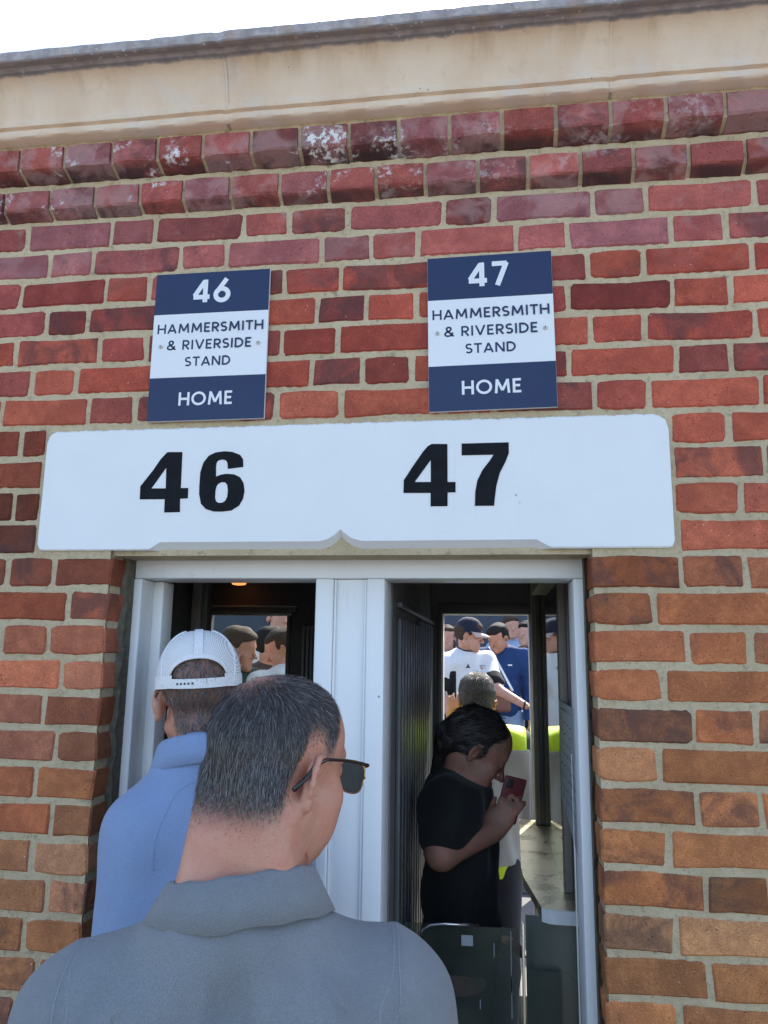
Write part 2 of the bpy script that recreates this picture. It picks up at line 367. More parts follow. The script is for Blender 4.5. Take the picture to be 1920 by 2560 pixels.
mq.box((-1.6, .012, -.05), (-.004, .24, H)); mq.box((1.042, .012, -.05), (2.7, .24, H)); mq.box((-1.6, .012, H), (2.7, .24, H+1.05))
for p, z0, z1 in ((.028, .82, .835), (.0295, .835, .905), (.071, .9, .915), (.074, .915, .998)):
    pass
mort = mq.build('mortar', M_MORTAR, wall)
mb = MB()
for p, z0, z1, x0 in ((.0245, .8325, .917, 0), (.0625, .9175, .9985, 0)):
    n = 330; xs = np.linspace(-1.5, 2.6, n); prof = [(.01, z0), (-(0 if p < .05 else .020), z0+.003), (-p+.006, z0+.0165), (-p+.003, z1), (.01, z1)]
    v = []
    for x in xs:
        for i, (y, z) in enumerate(prof):
            d = .0014*math.sin(x*131+i)+.0012*math.sin(x*57+2*i)+.001*math.sin(x*331) if 0 < i < 4 else 0
            v.append((x, y+d, H+z))
    m = len(prof); f = [(i*m+k, i*m+k+1, (i+1)*m+k+1, (i+1)*m+k) for i in range(n-1) for k in range(m-1)]
    mb.add(v, f)
mb.build('corbel_mortar', M_MORTAR, wall)
# ------------------------------------------------------------------ stone cornice
corn = empty('stone_cornice', (.52, -.1, H+1)); tag(corn, 'long sandstone cornice with grey weathered lip along the top of the brick wall', 'cornice')
prof = [(.05, .998), (-.084, .998), (-.0905, 1.002), (-.0925, 1.010), (-.0905, 1.0175), (-.087, 1.0195), (-.087, 1.0215), (-.0965, 1.024), (-.0985, 1.032), (-.0965, 1.041), (-.0925, 1.0435), (-.0925, 1.046),
        (-.0965, 1.058), (-.101, 1.075), (-.107, 1.094), (-.115, 1.112), (-.126, 1.127), (-.140, 1.1375), (-.143, 1.1395), (-.156, 1.136), (-.168, 1.1335), (-.1735, 1.1335), (-.1755, 1.1365), (-.176, 1.157), (-.1735, 1.1605), (-.10, 1.168), (.2, 1.172), (.2, .998)]
xs = [-1.49, -.622, .242, 1.106, 1.97, 2.6]
for a, b in zip(xs, xs[1:]):
    n = 60; v = []; m = len(prof)
    for i, x in enumerate(np.linspace(a+.0016, b-.0016, n)):
        e = .0035 if i in (0, n-1) else 0
        for k, (y, z) in enumerate(prof):
            ch = max(0, math.sin(x*41+k)*math.sin(x*23))**6*.004*(21 <= k <= 24)
            v.append((x, y+(e+ch+.0006*math.sin(x*70+k*2)+.0009*math.sin(x*13+k*.3) if 0 < k < 26 else 0), H+z-(ch*.6 if k > 22 else 0)))
    f = [(i*m+k, i*m+(k+1) % m, (i+1)*m+(k+1) % m, (i+1)*m+k) for i in range(n-1) for k in range(m)]
    f.append(tuple(range(m-1, -1, -1))); f.append(tuple((n-1)*m+k for k in range(m)))
    o = mesh('cornice_stone', v, f, M_STONE, corn, True); o.data.set_sharp_from_angle(angle=math.radians(40))
jm = MB()
for x in xs[1:-1]:
    m = len(prof); v = [(x+d, y+(.0022 if 0 < k < 26 else 0), H+z) for d in (-.003, .003) for k, (y, z) in enumerate(prof)]
    jm.add(v, [(k, (k+1) % m, m+(k+1) % m, m+k) for k in range(m)])
jm.build('joint_filler', M_STONE, corn)
# ------------------------------------------------------------------ painted lintel
XL, XR, ZB, ZT = -.1785, 1.2035, 1.9305, 2.2085
def rag(t, s): return .0005*math.sin(t*210+s)+.0006*math.sin(t*77+2*s)+.0006*math.sin(t*523+s*3)+.0004*math.sin(t*1170+s)
def zc(x):     # upper edge of the chamfer cut along the lower arris
    pts = [(.085, 0), (.112, .0175), (.472, .0175), (.492, .023), (.507, .0335), (.517, .0435), (.527, .0345), (.543, .0235), (.563, .0175), (.930, .0185), (.962, 0)]
    if x <= pts[0][0] or x >= pts[-1][0]: return 0
    for (a, p), (b, q) in zip(pts, pts[1:]):
        if a <= x <= b: return p+(q-p)*(x-a)/(b-a)
lin = empty('painted_lintel', (.52, 0, ZB)); tag(lin, 'long white painted concrete lintel with black numbers 46 and 47 over the doorway', 'lintel')
n = 300; v = []; f = []; cols = []
xs_ = sorted(set([round(x, 5) for x in np.linspace(XL, XR, n)]+[.517, .085, .112, .930, .962]))
for x in xs_:
    rr = .030 if x > .5 else .024
    d = max(0, rr-min(x-XL, XR-x)); cut = rr-math.sqrt(max(0, rr*rr-d*d)) if d > 0 else 0
    rb = .012; d2 = max(0, rb-min(x-XL, XR-x)); cutb = rb-math.sqrt(max(0, rb*rb-d2*d2)) if d2 > 0 else 0
    top = ZT+rag(x, 1)-cut+(.004*(x-XL)/(XR-XL)); bot = ZB+.3*rag(x, 4)*(1 if zc(x) == 0 else .1)+cutb
    c = zc(x); yf = -.006
    und = .0015+c*1.15
    col = [(x, .05, bot), (x, yf+und if c > 0 else yf+.0025, bot), (x, yf, bot+max(c, .003)), (x, yf, bot+.07), (x, yf-.0004*math.sin(x*9), .5*(bot+top)), (x, yf, top-.05), (x, yf, top-.004), (x, yf+.003, top), (x, .05, top)]
    v += col
m = 9
for i in range(len(xs_)-1):
    for k in range(m-1): f.append((i*m+k+1, i*m+k, (i+1)*m+k, (i+1)*m+k+1))
f.append(tuple(range(m))); f.append(tuple((len(xs_)-1)*m+k for k in range(m-1, -1, -1)))
f = [tuple(reversed(q)) for q in f]
slab = mesh('slab', v, f, M_LINTEL, lin)
four_a = [(0.1151, 2.1524), (0.1201, 2.1532), (0.1511, 2.1525), (0.1529, 2.0697), (0.1702, 2.0694), (0.1708, 2.0458), (0.1527, 2.0452), (0.1542, 2.0151), (0.1178, 2.0146), (0.1171, 2.0448), (0.0582, 2.0452), (0.0573, 2.0748), (0.0847, 2.1113), (0.1013, 2.1372)]
six = [(0.295, 2.1153), (0.2932, 2.1331), (0.286, 2.1432), (0.2676, 2.1503), (0.2494, 2.1521), (0.2291, 2.1498), (0.2136, 2.1425), (0.2022, 2.127), (0.1962, 2.1047), (0.1959, 2.0734), (0.1965, 2.0556), (0.2019, 2.0335), (0.2139, 2.021), (0.2322, 2.0155), (0.2501, 2.0149), (0.2723, 2.0172), (0.2895, 2.0279), (0.2977, 2.0432), (0.3004, 2.0607), (0.2973, 2.0784), (0.2886, 2.0918), (0.2748, 2.0987), (0.2567, 2.1004), (0.2433, 2.0984), (0.2331, 2.0941), (0.2318, 2.1174), (0.2331, 2.1272), (0.2373, 2.1316), (0.2459, 2.1333), (0.2541, 2.1313), (0.2581, 2.1249), (0.2597, 2.1115)]
six_h = [(0.2399, 2.078), (0.2464, 2.0815), (0.2555, 2.0809), (0.2603, 2.0746), (0.2622, 2.0635), (0.2617, 2.0481), (0.2577, 2.0393), (0.2512, 2.035), (0.2423, 2.0347), (0.2363, 2.0383), (0.2336, 2.0463), (0.2339, 2.0639), (0.2357, 2.0728)]
four_b = [(0.7126, 2.1577), (0.7464, 2.1569), (0.7467, 2.0733), (0.7636, 2.073), (0.7635, 2.0507), (0.7467, 2.0505), (0.7466, 2.021), (0.7107, 2.021), (0.7106, 2.0501), (0.6527, 2.051), (0.6529, 2.0786), (0.6712, 2.1074), (0.6936, 2.1404), (0.704, 2.1528)]
seven = [(0.7769, 2.1571), (0.8763, 2.1574), (0.8763, 2.134), (0.8694, 2.1158), (0.8568, 2.091), (0.8494, 2.0639), (0.8456, 2.0368), (0.8441, 2.0207), (0.8039, 2.0208), (0.805, 2.051), (0.8096, 2.0759), (0.8209, 2.0985), (0.8365, 2.1188), (0.8442, 2.131), (0.7768, 2.1311)]
polymesh('painted_number', four_a, [[(0.1157, 2.1175), (0.1177, 2.0693), (0.084, 2.0699)]], -.0072, M_BLACKPAINT, lin)
polymesh('painted_number', six, [six_h], -.0072, M_BLACKPAINT, lin)
polymesh('painted_number', four_b, [[(0.7109, 2.1228), (0.711, 2.0739), (0.6764, 2.0745)]], -.0072, M_BLACKPAINT, lin)
polymesh('painted_number', seven, [], -.0072, M_BLACKPAINT, lin)
# ------------------------------------------------------------------ printed signs
def arc(cx, cy, rx, ry, a0, a1, n=14): return [(cx+rx*math.cos(math.radians(a0+(a1-a0)*i/n)), cy+ry*math.sin(math.radians(a0+(a1-a0)*i/n))) for i in range(n+1)]
GL = {'H': (.74, [[(.08, 0), (.08, 1)], [(.66, 0), (.66, 1)], [(.08, .5), (.66, .5)]]), 'A': (.80, [[(.06, 0), (.40, .97)], [(.40, .97), (.74, 0)], [(.18, .29), (.62, .29)]]),
      'M': (.98, [[(.10, 0), (.17, 1)], [(.17, .96), (.49, .2)], [(.49, .2), (.81, .96)], [(.81, 1), (.88, 0)]]), 'E': (.54, [[(.08, 0), (.08, 1)], [(.08, .925), (.50, .925)], [(.08, .51), (.45, .51)], [(.08, .075), (.51, .075)]]),
      'R': (.62, [[(.08, 0), (.08, 1)], [(.08, .925)]+arc(.30, .69, .24, .235, 90, -90)+[(.08, .455)], [(.27, .45), (.57, 0)]]),
      'S': (.56, [arc(.28, .71, .21, .215, 35, 250, 16)+arc(.27, .285, .225, .21, 70, -145, 18)]), 'I': (.20, [[(.1, 0), (.1, 1)]]), 'T': (.62, [[(.31, 0), (.31, 1)], [(.0, .925), (.62, .925)]]),
      'V': (.78, [[(.06, 1), (.39, .02)], [(.39, .02), (.72, 1)]]), 'D': (.74, [[(.08, 0), (.08, 1)], [(.08, .925), (.26, .925)]+arc(.26, .5, .40, .425, 90, -90, 18)+[(.08, .075)]]),
      'N': (.76, [[(.08, 0), (.08, 1)], [(.10, .97), (.66, .03)], [(.68, 0), (.68, 1)]]), 'O': (.98, [arc(.49, .5, .41, .43, 0, 360, 30)]),
      '&': (.76, [[(.74, .02), (.23, .62)]+arc(.36, .78, .17, .165, 200, -20, 12)+[(.48, .62), (.20, .45)]+arc(.29, .26, .22, .195, 120, 290, 12)+[(.52, .12), (.68, .42)]]), ' ': (.30, []),
      '4': (.80, [[(.56, 0), (.56, 1)], [(.52, .93), (.09, .29)], [(.04, .235), (.76, .235)]]), '6': (.74, [arc(.38, .31, .275, .255, 0, 360, 28), [(.57, 1.0), (.155, .43)]]), '7': (.70, [[(.04, .915), (.63, .915)], [(.61, .95), (.24, 0)]])}
def glyphs(s, sw, gap=.13):
    x = 0; out = []
    for ch in s:
        wd, st = GL[ch]
        for p in st: out.append([(x+a, b) for a, b in p])
        x += wd+gap
    return out, x-gap
def lettering(parent, s, cx, zb, width, h, sw, y, m, rotf):
    st, tw = glyphs(s, sw); kx = width/tw; q = MB()
    for i, pl in enumerate(st):
        P = [Vector((cx-width/2+a*kx, zb+b*h)) for a, b in pl]; hw = sw*h/2; Lh = []; Rh = []
        closed = (P[0]-P[-1]).length < 1e-5
        for k, p in enumerate(P):
            t0 = (P[k]-P[k-1]) if k else ((P[-1]-P[-2]) if closed else P[1]-P[0]); t1 = (P[k+1]-P[k]) if k < len(P)-1 else ((P[1]-P[0]) if closed else t0)
            t0 = t0.normalized(); t1 = t1.normalized(); n0 = Vector((-t0.y, t0.x)); n1 = Vector((-t1.y, t1.x)); nn = (n0+n1)
            nn = nn.normalized() if nn.length > 1e-4 else n0; ml = min(1.6, 1/max(.3, nn.dot(n0)))
            Lh.append(p+nn*hw*ml); Rh.append(p-nn*hw*ml)
        yy = y-.00006*i; v = []
        for a, b in zip(Lh, Rh): v += [rotf(a.x, yy, a.y), rotf(b.x, yy, b.y)]
        q.add(v, [(2*k+1, 2*k+3, 2*k+2, 2*k) for k in range(len(P)-1)])
    return q.build('lettering', m, parent)
M_NAVY = simple('navy_sign_vinyl', (.017, .031, .090), .42, .10, 6, .03, 60, .0005, 0, .35)
M_SWHITE = simple('white_sign_vinyl', (.80, .80, .80), .30, .03, 6, .03, 60, .0005)
M_SCREW = simple('painted_screw_cap', (.62, .60, .55), .5, .1, 60)
M_SCREWHOLE = simple('screw_recess', (.03, .03, .03), .5)
def sign(num, x0, x1, z0, z1, b1, b2, tilt, label):
    cx, cz_ = (x0+x1)/2, (z0+z1)/2
    s = empty('stand_sign', (cx, -.006, z0)); tag(s, label, 'sign', 'navy and white stand signs above the lintel')
    ct, st = math.cos(tilt), math.sin(tilt)
    rf = lambda x, y, z: (cx+(x-cx)*ct-(z-cz_)*st, y, cz_+(x-cx)*st+(z-cz_)*ct)
    def slab_(name, a, b, y0, y1, m):
        q = MB(); q.box((x0 if a is None else a, y0, b[0]), (x1 if a is None else -a, y1, b[1])); q.v = [rf(*p) for p in q.v]; return q.build(name, m, s)
    q = MB(); q.box((x0, -.0115, z0), (x1, -.0045, z1)); q.v = [rf(*p) for p in q.v]; q.build('board', M_SWHITE, s, bevel=.0008, seg=1)
    def band(name, za, zb_, m):
        q = MB(); q.box((x0+.0004, -.0121, za), (x1-.0004, -.0116, zb_)); q.v = [rf(*p) for p in q.v]; return q.build(name, m, s)
    band('navy_band', b1, z1-.0004, M_NAVY); band('navy_band', z0+.0004, b2, M_NAVY); band('white_band', b2+.0002, b1-.0002, M_SWHITE)
    w = x1-x0; k = .2765
    lettering(s, num, cx-.001*(num == '46')-.002*(num == '47'), z0+.2855, .0905, .0565, .20, -.0123, M_SWHITE, rf)
    lettering(s, 'HAMMERSMITH', cx+.0005, z0+.2115, .2545, .0232, .178, -.0123, M_NAVY, rf)
    lettering(s, '& RIVERSIDE', cx, z0+.1705, .2025, .0232, .178, -.0123, M_NAVY, rf)
    lettering(s, 'STAND', cx-.001, z0+.1297, .1085, .0225, .178, -.0123, M_NAVY, rf)
    lettering(s, 'HOME', cx-.001, z0+.0358, .1275, .0315, .175, -.0123, M_SWHITE, rf)
    for sx in (-.116, .117):
        q = MB(); c = rf(cx+sx, 0, z0+.1795)
        q.tube([(c[0], -.0118, c[2]), (c[0], -.0150, c[2]), (c[0], -.0158, c[2])], [.0046, .0044, .0030], 14); sc_ = q.build('screw_cap', M_SCREW, s, True)
        q = MB(); q.tube([(c[0], -.0157, c[2]), (c[0], -.0161, c[2])], .0017, 8); q.build('screw_recess', M_SCREWHOLE, sc_)
sign('46', .0628, .3385, 2.2245, 2.5855, 2.4835, 2.328, .0022, 'left hand navy and white stand sign, numbered 46, above the painted 46')
sign('47', .7045, .9780, 2.2295, 2.5895, 2.4875, 2.3325, .0125, 'right hand navy and white stand sign, numbered 47, slightly tilted on the bricks')
# ================================================================== white timber frame of the two narrow doorways
fr = empty('door_frame', (.52, .10, 0)); tag(fr, 'white painted timber frame of two narrow doorways set back under the lintel', 'door frame')
boxo('head', (.008, .100, 1.8785), (1.040, .215, 1.936), M_FRAME, fr, .003)
boxo('drip_bead', (.008, .0915, 1.9225), (1.040, .0995, 1.934), M_FRAME, fr, .003)
boxo('jamb', (.006, .1005, -.01), (.0265, .170, 1.878), M_FRAME, fr, .003)
boxo('door_stop', (.006, .1705, -.01), (.050, .232, 1.8775), M_FRAME, fr, .003)
boxo('post', (.4425, .1005, -.01), (.4835, .213, 1.878), M_FRAME, fr, .003)
boxo('post', (.5595, .1005, -.01), (.6005, .213, 1.878), M_FRAME, fr, .003)
boxo('panel', (.484, .113, -.01), (.559, .205, 1.8775), M_FRAME, fr, .001)
boxo('bead', (.4842, .106, -.01), (.4895, .1128, 1.877), M_FRAME, fr, .0015)
boxo('bead', (.5535, .106, -.01), (.5588, .1128, 1.877), M_FRAME, fr, .0015)
boxo('jamb', (1.0125, .1005, -.01), (1.0365, .213, 1.878), M_FRAME, fr, .003)
# crumbling black-streaked filler between frame and brickwork
M_FILLER = simple('old_putty_filler', (.12, .105, .075), .9, .8, 45, .9, 70, .006)
for a, b in (((-.004, .055, .3), (.0075, .108, 1.925)), ((1.0365, .07, .3), (1.0425, .103, 1.925))):
    q = MB(); n = 60; v = []
    for i in range(n):
        z = a[2]+(b[2]-a[2])*i/(n-1); w_ = .004*math.sin(z*60)+.003*math.sin(z*133)
        v += [(a[0]-.004, a[1]+w_, z), (b[0]+.3*w_, a[1]+.012+w_, z), (b[0], b[1], z), (a[0]-.004, b[1], z)]
    q.add(v, [(i*4+k, i*4+(k+1) % 4, (i+1)*4+(k+1) % 4, (i+1)*4+k) for i in range(n-1) for k in range(4)])
    q.build('filler', M_FILLER, fr)
# ================================================================== inside of the turnstile block
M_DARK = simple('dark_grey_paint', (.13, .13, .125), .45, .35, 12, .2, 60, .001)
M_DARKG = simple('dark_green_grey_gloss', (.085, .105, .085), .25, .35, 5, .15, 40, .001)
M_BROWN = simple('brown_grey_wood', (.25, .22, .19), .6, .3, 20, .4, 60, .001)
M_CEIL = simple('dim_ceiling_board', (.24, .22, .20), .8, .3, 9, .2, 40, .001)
M_RIB = simple('black_ribbed_shutter', (.085, .088, .094), .35, .3, 20, .1, 60, .0006)
M_STEEL = simple('worn_stainless_steel', (.48, .46, .40), .3, .25, 25, .12, 160, .0005, 1.0)
M_COUNTER = simple('scuffed_steel_counter', (.46, .43, .30), .30, .35, 14, .25, 60, .0008, .8)
M_ALU = simple('pale_metal_edge', (.72, .72, .66), .35, .15, 40, .1, 80, .0005, .1)
M_PAPER = simple('grey_notice_sheet', (.36, .38, .40), .6, .1, 25, .05, 60, .0004)
M_INK = simple('notice_ink', (.06, .065, .08), .6)
M_RED = simple('red_enamel', (.55, .025, .03), .25, .1, 20, .03, 40, .0004)
M_LILAC = simple('pale_ribbed_sheet', (.42, .41, .46), .45, .12, 20, .1, 60, .0005)
M_CHROME = simple('chrome_rail', (.62, .62, .60), .15, .1, 30, .03, 60, .0003, 1.0)
def glass_material():
    g = NT('window_glass'); t = g.t; t.nodes.remove(g.b)
    o = [n for n in t.nodes if n.type == 'OUTPUT_MATERIAL'][0]
    tr = g.n('BsdfTransparent', {'Color': (.90, .93, .91, 1)}); gl = g.n('BsdfGlossy', {'Color': (.9, .95, .92, 1), 'Roughness': .03})
    fz = g.n('Fresnel', {'IOR': 1.45}); mx = g.n('MixShader'); t.links.new(fz.outputs[0], mx.inputs[0]); t.links.new(tr.outputs[0], mx.inputs[1]); t.links.new(gl.outputs[0], mx.inputs[2]); t.links.new(mx.outputs[0], o.inputs[0])
    return g.m
M_GLASS = glass_material()
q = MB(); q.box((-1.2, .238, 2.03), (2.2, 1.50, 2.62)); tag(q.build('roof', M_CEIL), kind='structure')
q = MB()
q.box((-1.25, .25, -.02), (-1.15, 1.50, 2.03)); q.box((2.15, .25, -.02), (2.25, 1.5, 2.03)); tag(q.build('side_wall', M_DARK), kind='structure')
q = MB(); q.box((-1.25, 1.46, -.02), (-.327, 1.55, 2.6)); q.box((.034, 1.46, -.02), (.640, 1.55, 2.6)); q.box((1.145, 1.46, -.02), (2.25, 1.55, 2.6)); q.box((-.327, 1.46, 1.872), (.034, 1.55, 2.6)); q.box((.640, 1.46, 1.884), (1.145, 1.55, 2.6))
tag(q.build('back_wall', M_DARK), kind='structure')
ex = empty('exit_frame', (.82, 1.44, 0)); tag(ex, 'thin pale metal frame round the bright far exit behind doorway 47', 'door frame', 'far exit frames')
boxo('head', (.634, 1.435, 1.872), (1.145, 1.459, 1.912), M_DARK, ex, .002); boxo('head_edge', (.640, 1.462, 1.8705), (1.14, 1.53, 1.8835), M_ALU, ex, .001)
boxo('jamb', (.630, 1.437, 0), (.6475, 1.459, 1.8715), M_DARK, ex, .002); boxo('jamb_edge', (.6405, 1.462, 0), (.6515, 1.53, 1.870), M_ALU, ex, .001)
boxo('mullion', (.985, 1.44, 0), (1.0, 1.53, 1.8705), M_ALU, ex, .001)
ex2 = empty('exit_frame', (-.15, 1.44, 0)); tag(ex2, 'glazed far exit frame with pale rails behind doorway 46', 'door frame', 'far exit frames')
boxo('head', (-.35, 1.435, 1.872), (.06, 1.459, 1.893), M_BROWN, ex2, .002); boxo('rail', (-.36, 1.425, 1.8935), (.06, 1.462, 1.8985), M_ALU, ex2, .001)
boxo('head_edge', (-.3265, 1.455, 1.8595), (.0335, 1.475, 1.8715), M_ALU, ex2, .001)
boxo('jamb', (-.3265, 1.44, 0), (-.3165, 1.475, 1.859), M_ALU, ex2, .001); boxo('jamb', (.020, 1.44, 0), (.0335, 1.475, 1.859), M_BROWN, ex2, .001)
boxo('pane', (-.316, 1.463, .3), (.0195, 1.467, 1.8590), M_GLASS, ex2, 0)
# lane partition with ribbed black sheeting
lp = empty('lane_partition', (.54, .8, 0)); tag(lp, 'black partition with vertical ribbed sheeting between the two doorways', 'partition')
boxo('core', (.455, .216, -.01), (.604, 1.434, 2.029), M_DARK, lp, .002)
for i in range(15):
    y = .30+i*.074; boxo('rib', (.6042, y, .05), (.617, y+.050, 1.80+.02*(i > 6)), M_RIB, lp, .003)
boxo('cap_strip', (.6042, .29, 1.825), (.619, 1.42, 1.84), M_RIB, lp, .002)
# left lane: grey post, dark door leaf, pale ribbed sheet
q = empty('side_post', (-.024, .6, 0)); tag(q, 'brown grey timber post inside doorway 46 behind the white cap', 'post')
boxo('shaft', (-.046, .59, -.01), (-.018, .64, 2.029), M_BROWN, q, .003); boxo('shaft_edge', (-.0175, .60, -.01), (-.001, .645, 2.029), M_DARK, q, .002)
q = empty('open_door_leaf', (-.1, .4, 0)); tag(q, 'black open door leaf at the left inside doorway 46', 'door')
boxo('leaf', (-.215, .655, -.01), (-.05, .69, 2.0), M_DARK, q, .002)
q = empty('ribbed_panel', (.14, 1.40, 0)); tag(q, 'pale ribbed metal sheet beside the middle post inside doorway 46', 'panel')
boxo('backing', (.092, 1.415, .05), (.20, 1.434, 1.825), M_RIB, q, .001)
for i in range(6): boxo('rib', (.0955+i*.0165, 1.402, .06), (.1045+i*.0165, 1.4148, 1.82), M_LILAC, q, .002)
boxo('ceiling_beam', (-.30, .86, 1.985), (.44, .93, 2.0295), M_BROWN, None, .003); tag(bpy.data.objects['ceiling_beam'], 'timber beam under the ceiling inside doorway 46', 'beam')
boxo('door_closer', (.985, .45, 1.93), (1.02, 1.25, 2.0), M_BROWN, None, .004); tag(bpy.data.objects['door_closer'], 'dark rail under the ceiling above the booth window inside doorway 47', 'rail')
g = NT('warm_lamp_glow'); g.out((.9, .35, .12), .4, None, Emission_Color=(1, .32, .10, 1), Emission_Strength=.55); M_LAMP = g.m
lm = empty('ceiling_lamp', (-.165, 1.37, 2.0)); tag(lm, 'small oval orange ceiling lamp inside doorway 46', 'lamp')
q = MB(); q.tube([(-.165, 1.37, 1.9765), (-.165, 1.37, 1.979), (-.165, 1.37, 1.986)], [.012, .026, .030], 20); q.build('glass', M_LAMP, lm, True)
q = MB(); q.tube([(-.165, 1.37, 1.9862), (-.165, 1.37, 2.0295)], [.034, .034], 20); q.build('housing', M_BROWN, lm)
# right lane: counter, booth window, notice, gate
ct = empty('ticket_counter', (1.06, .85, 0)); tag(ct, 'scuffed steel booth counter with white front edge inside doorway 47', 'counter')
cp = [(.956, .362), (.946, .372), (.915, .62), (.912, .72), (.932, 1.36), (1.30, 1.36), (1.30, .358), (.975, .356)]
def plate(name, pts, z0, z1, m, parent, bevel=0):
    n = len(pts); v = [(x, y, z0) for x, y in pts]+[(x, y, z1) for x, y in pts]
    sgn = sum(pts[i][0]*pts[(i+1) % n][1]-pts[(i+1) % n][0]*pts[i][1] for i in range(n))
    f = [tuple(range(n-1, -1, -1)), tuple(range(n, 2*n))]+[(i, (i+1) % n, n+(i+1) % n, n+i) for i in range(n)]
    if sgn < 0: f = [tuple(reversed(t)) for t in f]
    o = mesh(name, v, f, m, parent); return o
plate('top', cp, 1.108, 1.131, M_COUNTER, ct)
eb = [(.945, .366), (.9605, .3525), (.98, .349), (1.30, .349), (1.30, .3575), (.976, .3555), (.957, .361), (.948, .3705)]
plate('edge_band', eb, 1.103, 1.133, M_SWHITE, ct)
boxo('front_panel', (.9085, .392, -.01), (1.30, .40, 1.1075), M_DARKG, ct, .002)
boxo('side_panel', (.985, .40, -.01), (1.00, 1.36, 1.1075), M_DARKG, ct, .002)
bw = empty('booth_window', (1.01, .9, 1.131)); tag(bw, 'booth window with dark posts above the steel counter inside doorway 47', 'window')
boxo('post', (.987, 1.275, 1.1315), (1.004, 1.335, 2.029), M_BROWN, bw, .002); boxo('post_cover', (1.0045, 1.285, 1.1315), (1.022, 1.345, 2.029), M_DARK, bw, .002)
boxo('post', (1.013, .50, 1.1315), (1.033, .545, 2.029), M_BROWN, bw, .002); boxo('glazing_bar', (1.0335, .495, 1.1315), (1.052, .55, 2.029), M_DARK, bw, .002)
boxo('pane', (1.0125, .5455, 1.1315), (1.0165, 1.2745, 1.95), M_GLASS, bw, 0)
nt_ = empty('notice_panel', (1.012, .3, 1.3)); tag(nt_, 'grey notice sheet with slanted writing on the right inside doorway 47', 'notice')
q = MB(); q.add([(1.0095, .15, 1.30), (1.0095, .5, 1.36), (1.0095, .5, 1.60), (1.0095, .15, 1.60), (1.0125, .15, 1.30), (1.0125, .5, 1.36), (1.0125, .5, 1.60), (1.0125, .15, 1.60)], [(0, 3, 2, 1), (4, 5, 6, 7), (0, 1, 5, 4), (1, 2, 6, 5), (2, 3, 7, 6), (3, 0, 4, 7)]); q.build('sheet', M_PAPER, nt_)
q = MB()
for i in range(9):
    z = 1.58-i*.026
    y = .17+random.uniform(0, .04)
    while y < .46:
        l = random.uniform(.015, .05); dz = random.uniform(-.006, .01)
        q.add([(1.0092, y, z), (1.0092, y+l, z+dz), (1.0092, y+l, z+dz+.0035), (1.0092, y, z+.0035)], [(0, 3, 2, 1)]); y += l+random.uniform(.01, .03)
q.build('handwriting', M_INK, nt_)['kind'] = 'stuff'
gl = empty('glass_door_edge', (1.011, .14, 0)); tag(gl, 'thin upright bright edge of a glass panel at the right jamb of doorway 47', 'door')
boxo('edge_strip', (1.0085, .2145, .2), (1.0122, .2185, 1.50), M_ALU, gl, .0005)
rc = empty('red_canister', (1.075, .78, 1.131)); tag(rc, 'glossy red rounded canister standing on the counter behind the booth window', 'canister')
q = MB(); q.tube([(1.085, .80, 1.1315+z) for z in (0, .01, .2, .26, .29, .31)], [.045, .048, .048, .042, .026, .016], 24); q.build('body', M_RED, rc, True)
q = MB(); q.tube([(1.085, .80, 1.4415), (1.085, .80, 1.47)], [.014, .012], 12); q.tube([(1.085, .80, 1.465), (1.05, .78, 1.475)], [.006, .005], 8); q.build('valve', M_DARK, rc)
def gate_material():
    g = NT('scratched_gate_panel'); p = g.pos()
    sc1 = g.noise(g.vmul(p, (60, 60, 3)), 1.0, 4, .6); n = g.noise(p, 5, 5, .6)
    c = g.mix(g.smooth(n, .35, .65), (.055, .070, .055), (.10, .115, .085))
    c = g.mix(g.math('MULTIPLY', g.smooth(sc1, .66, .72), g.smooth(g.noise(p, 14, 3), .5, .62)), c, (.4, .42, .38))
    return g.out(c, g.smooth(n, .3, .7, .06, .16), g.bump(sc1, .04, .0006), Specular_IOR_Level=.5, Alpha=g.smooth(n, .3, .7, .30, .55))
M_GATE = gate_material()
tg = empty('turnstile_gate', (.80, .36, 0)); tag(tg, 'dark scratched waist high gate panel with chrome rail inside doorway 47', 'gate')
boxo('gate_panel', (.622, .36, .05), (.893, .366, 1.085), M_GATE, tg, 0); boxo('gate_panel', (.909, .36, .05), (.985, .366, 1.0), M_GATE, tg, 0)
q = MB(); q.tube([(.66, .345, 1.055), (.668, .343, 1.078), (.685, .343, 1.088), (.72, .345, 1.092), (.80, .349, 1.092)], .0035, 10); q.build('rail', M_CHROME, tg, True)
boxo('gap_light_strip', (.8975, .362, .0), (.9045, .37, 1.098), M_STEEL, tg, .001)  # metal strip added in place of light through the gap in the gate
boxo('sticker', (.758, .3585, 1.043), (.785, .3598, 1.066), M_PAPER, tg, 0)
for (x, z, h_) in ((.833, 1.052, .03), (.872, 1.08, .13), (.872, .985, .09), (.80, .93, .02)):
    boxo('scratch', (x, .3592, z-h_), (x+.0016, .3598, z), M_PAPER, tg, 0)
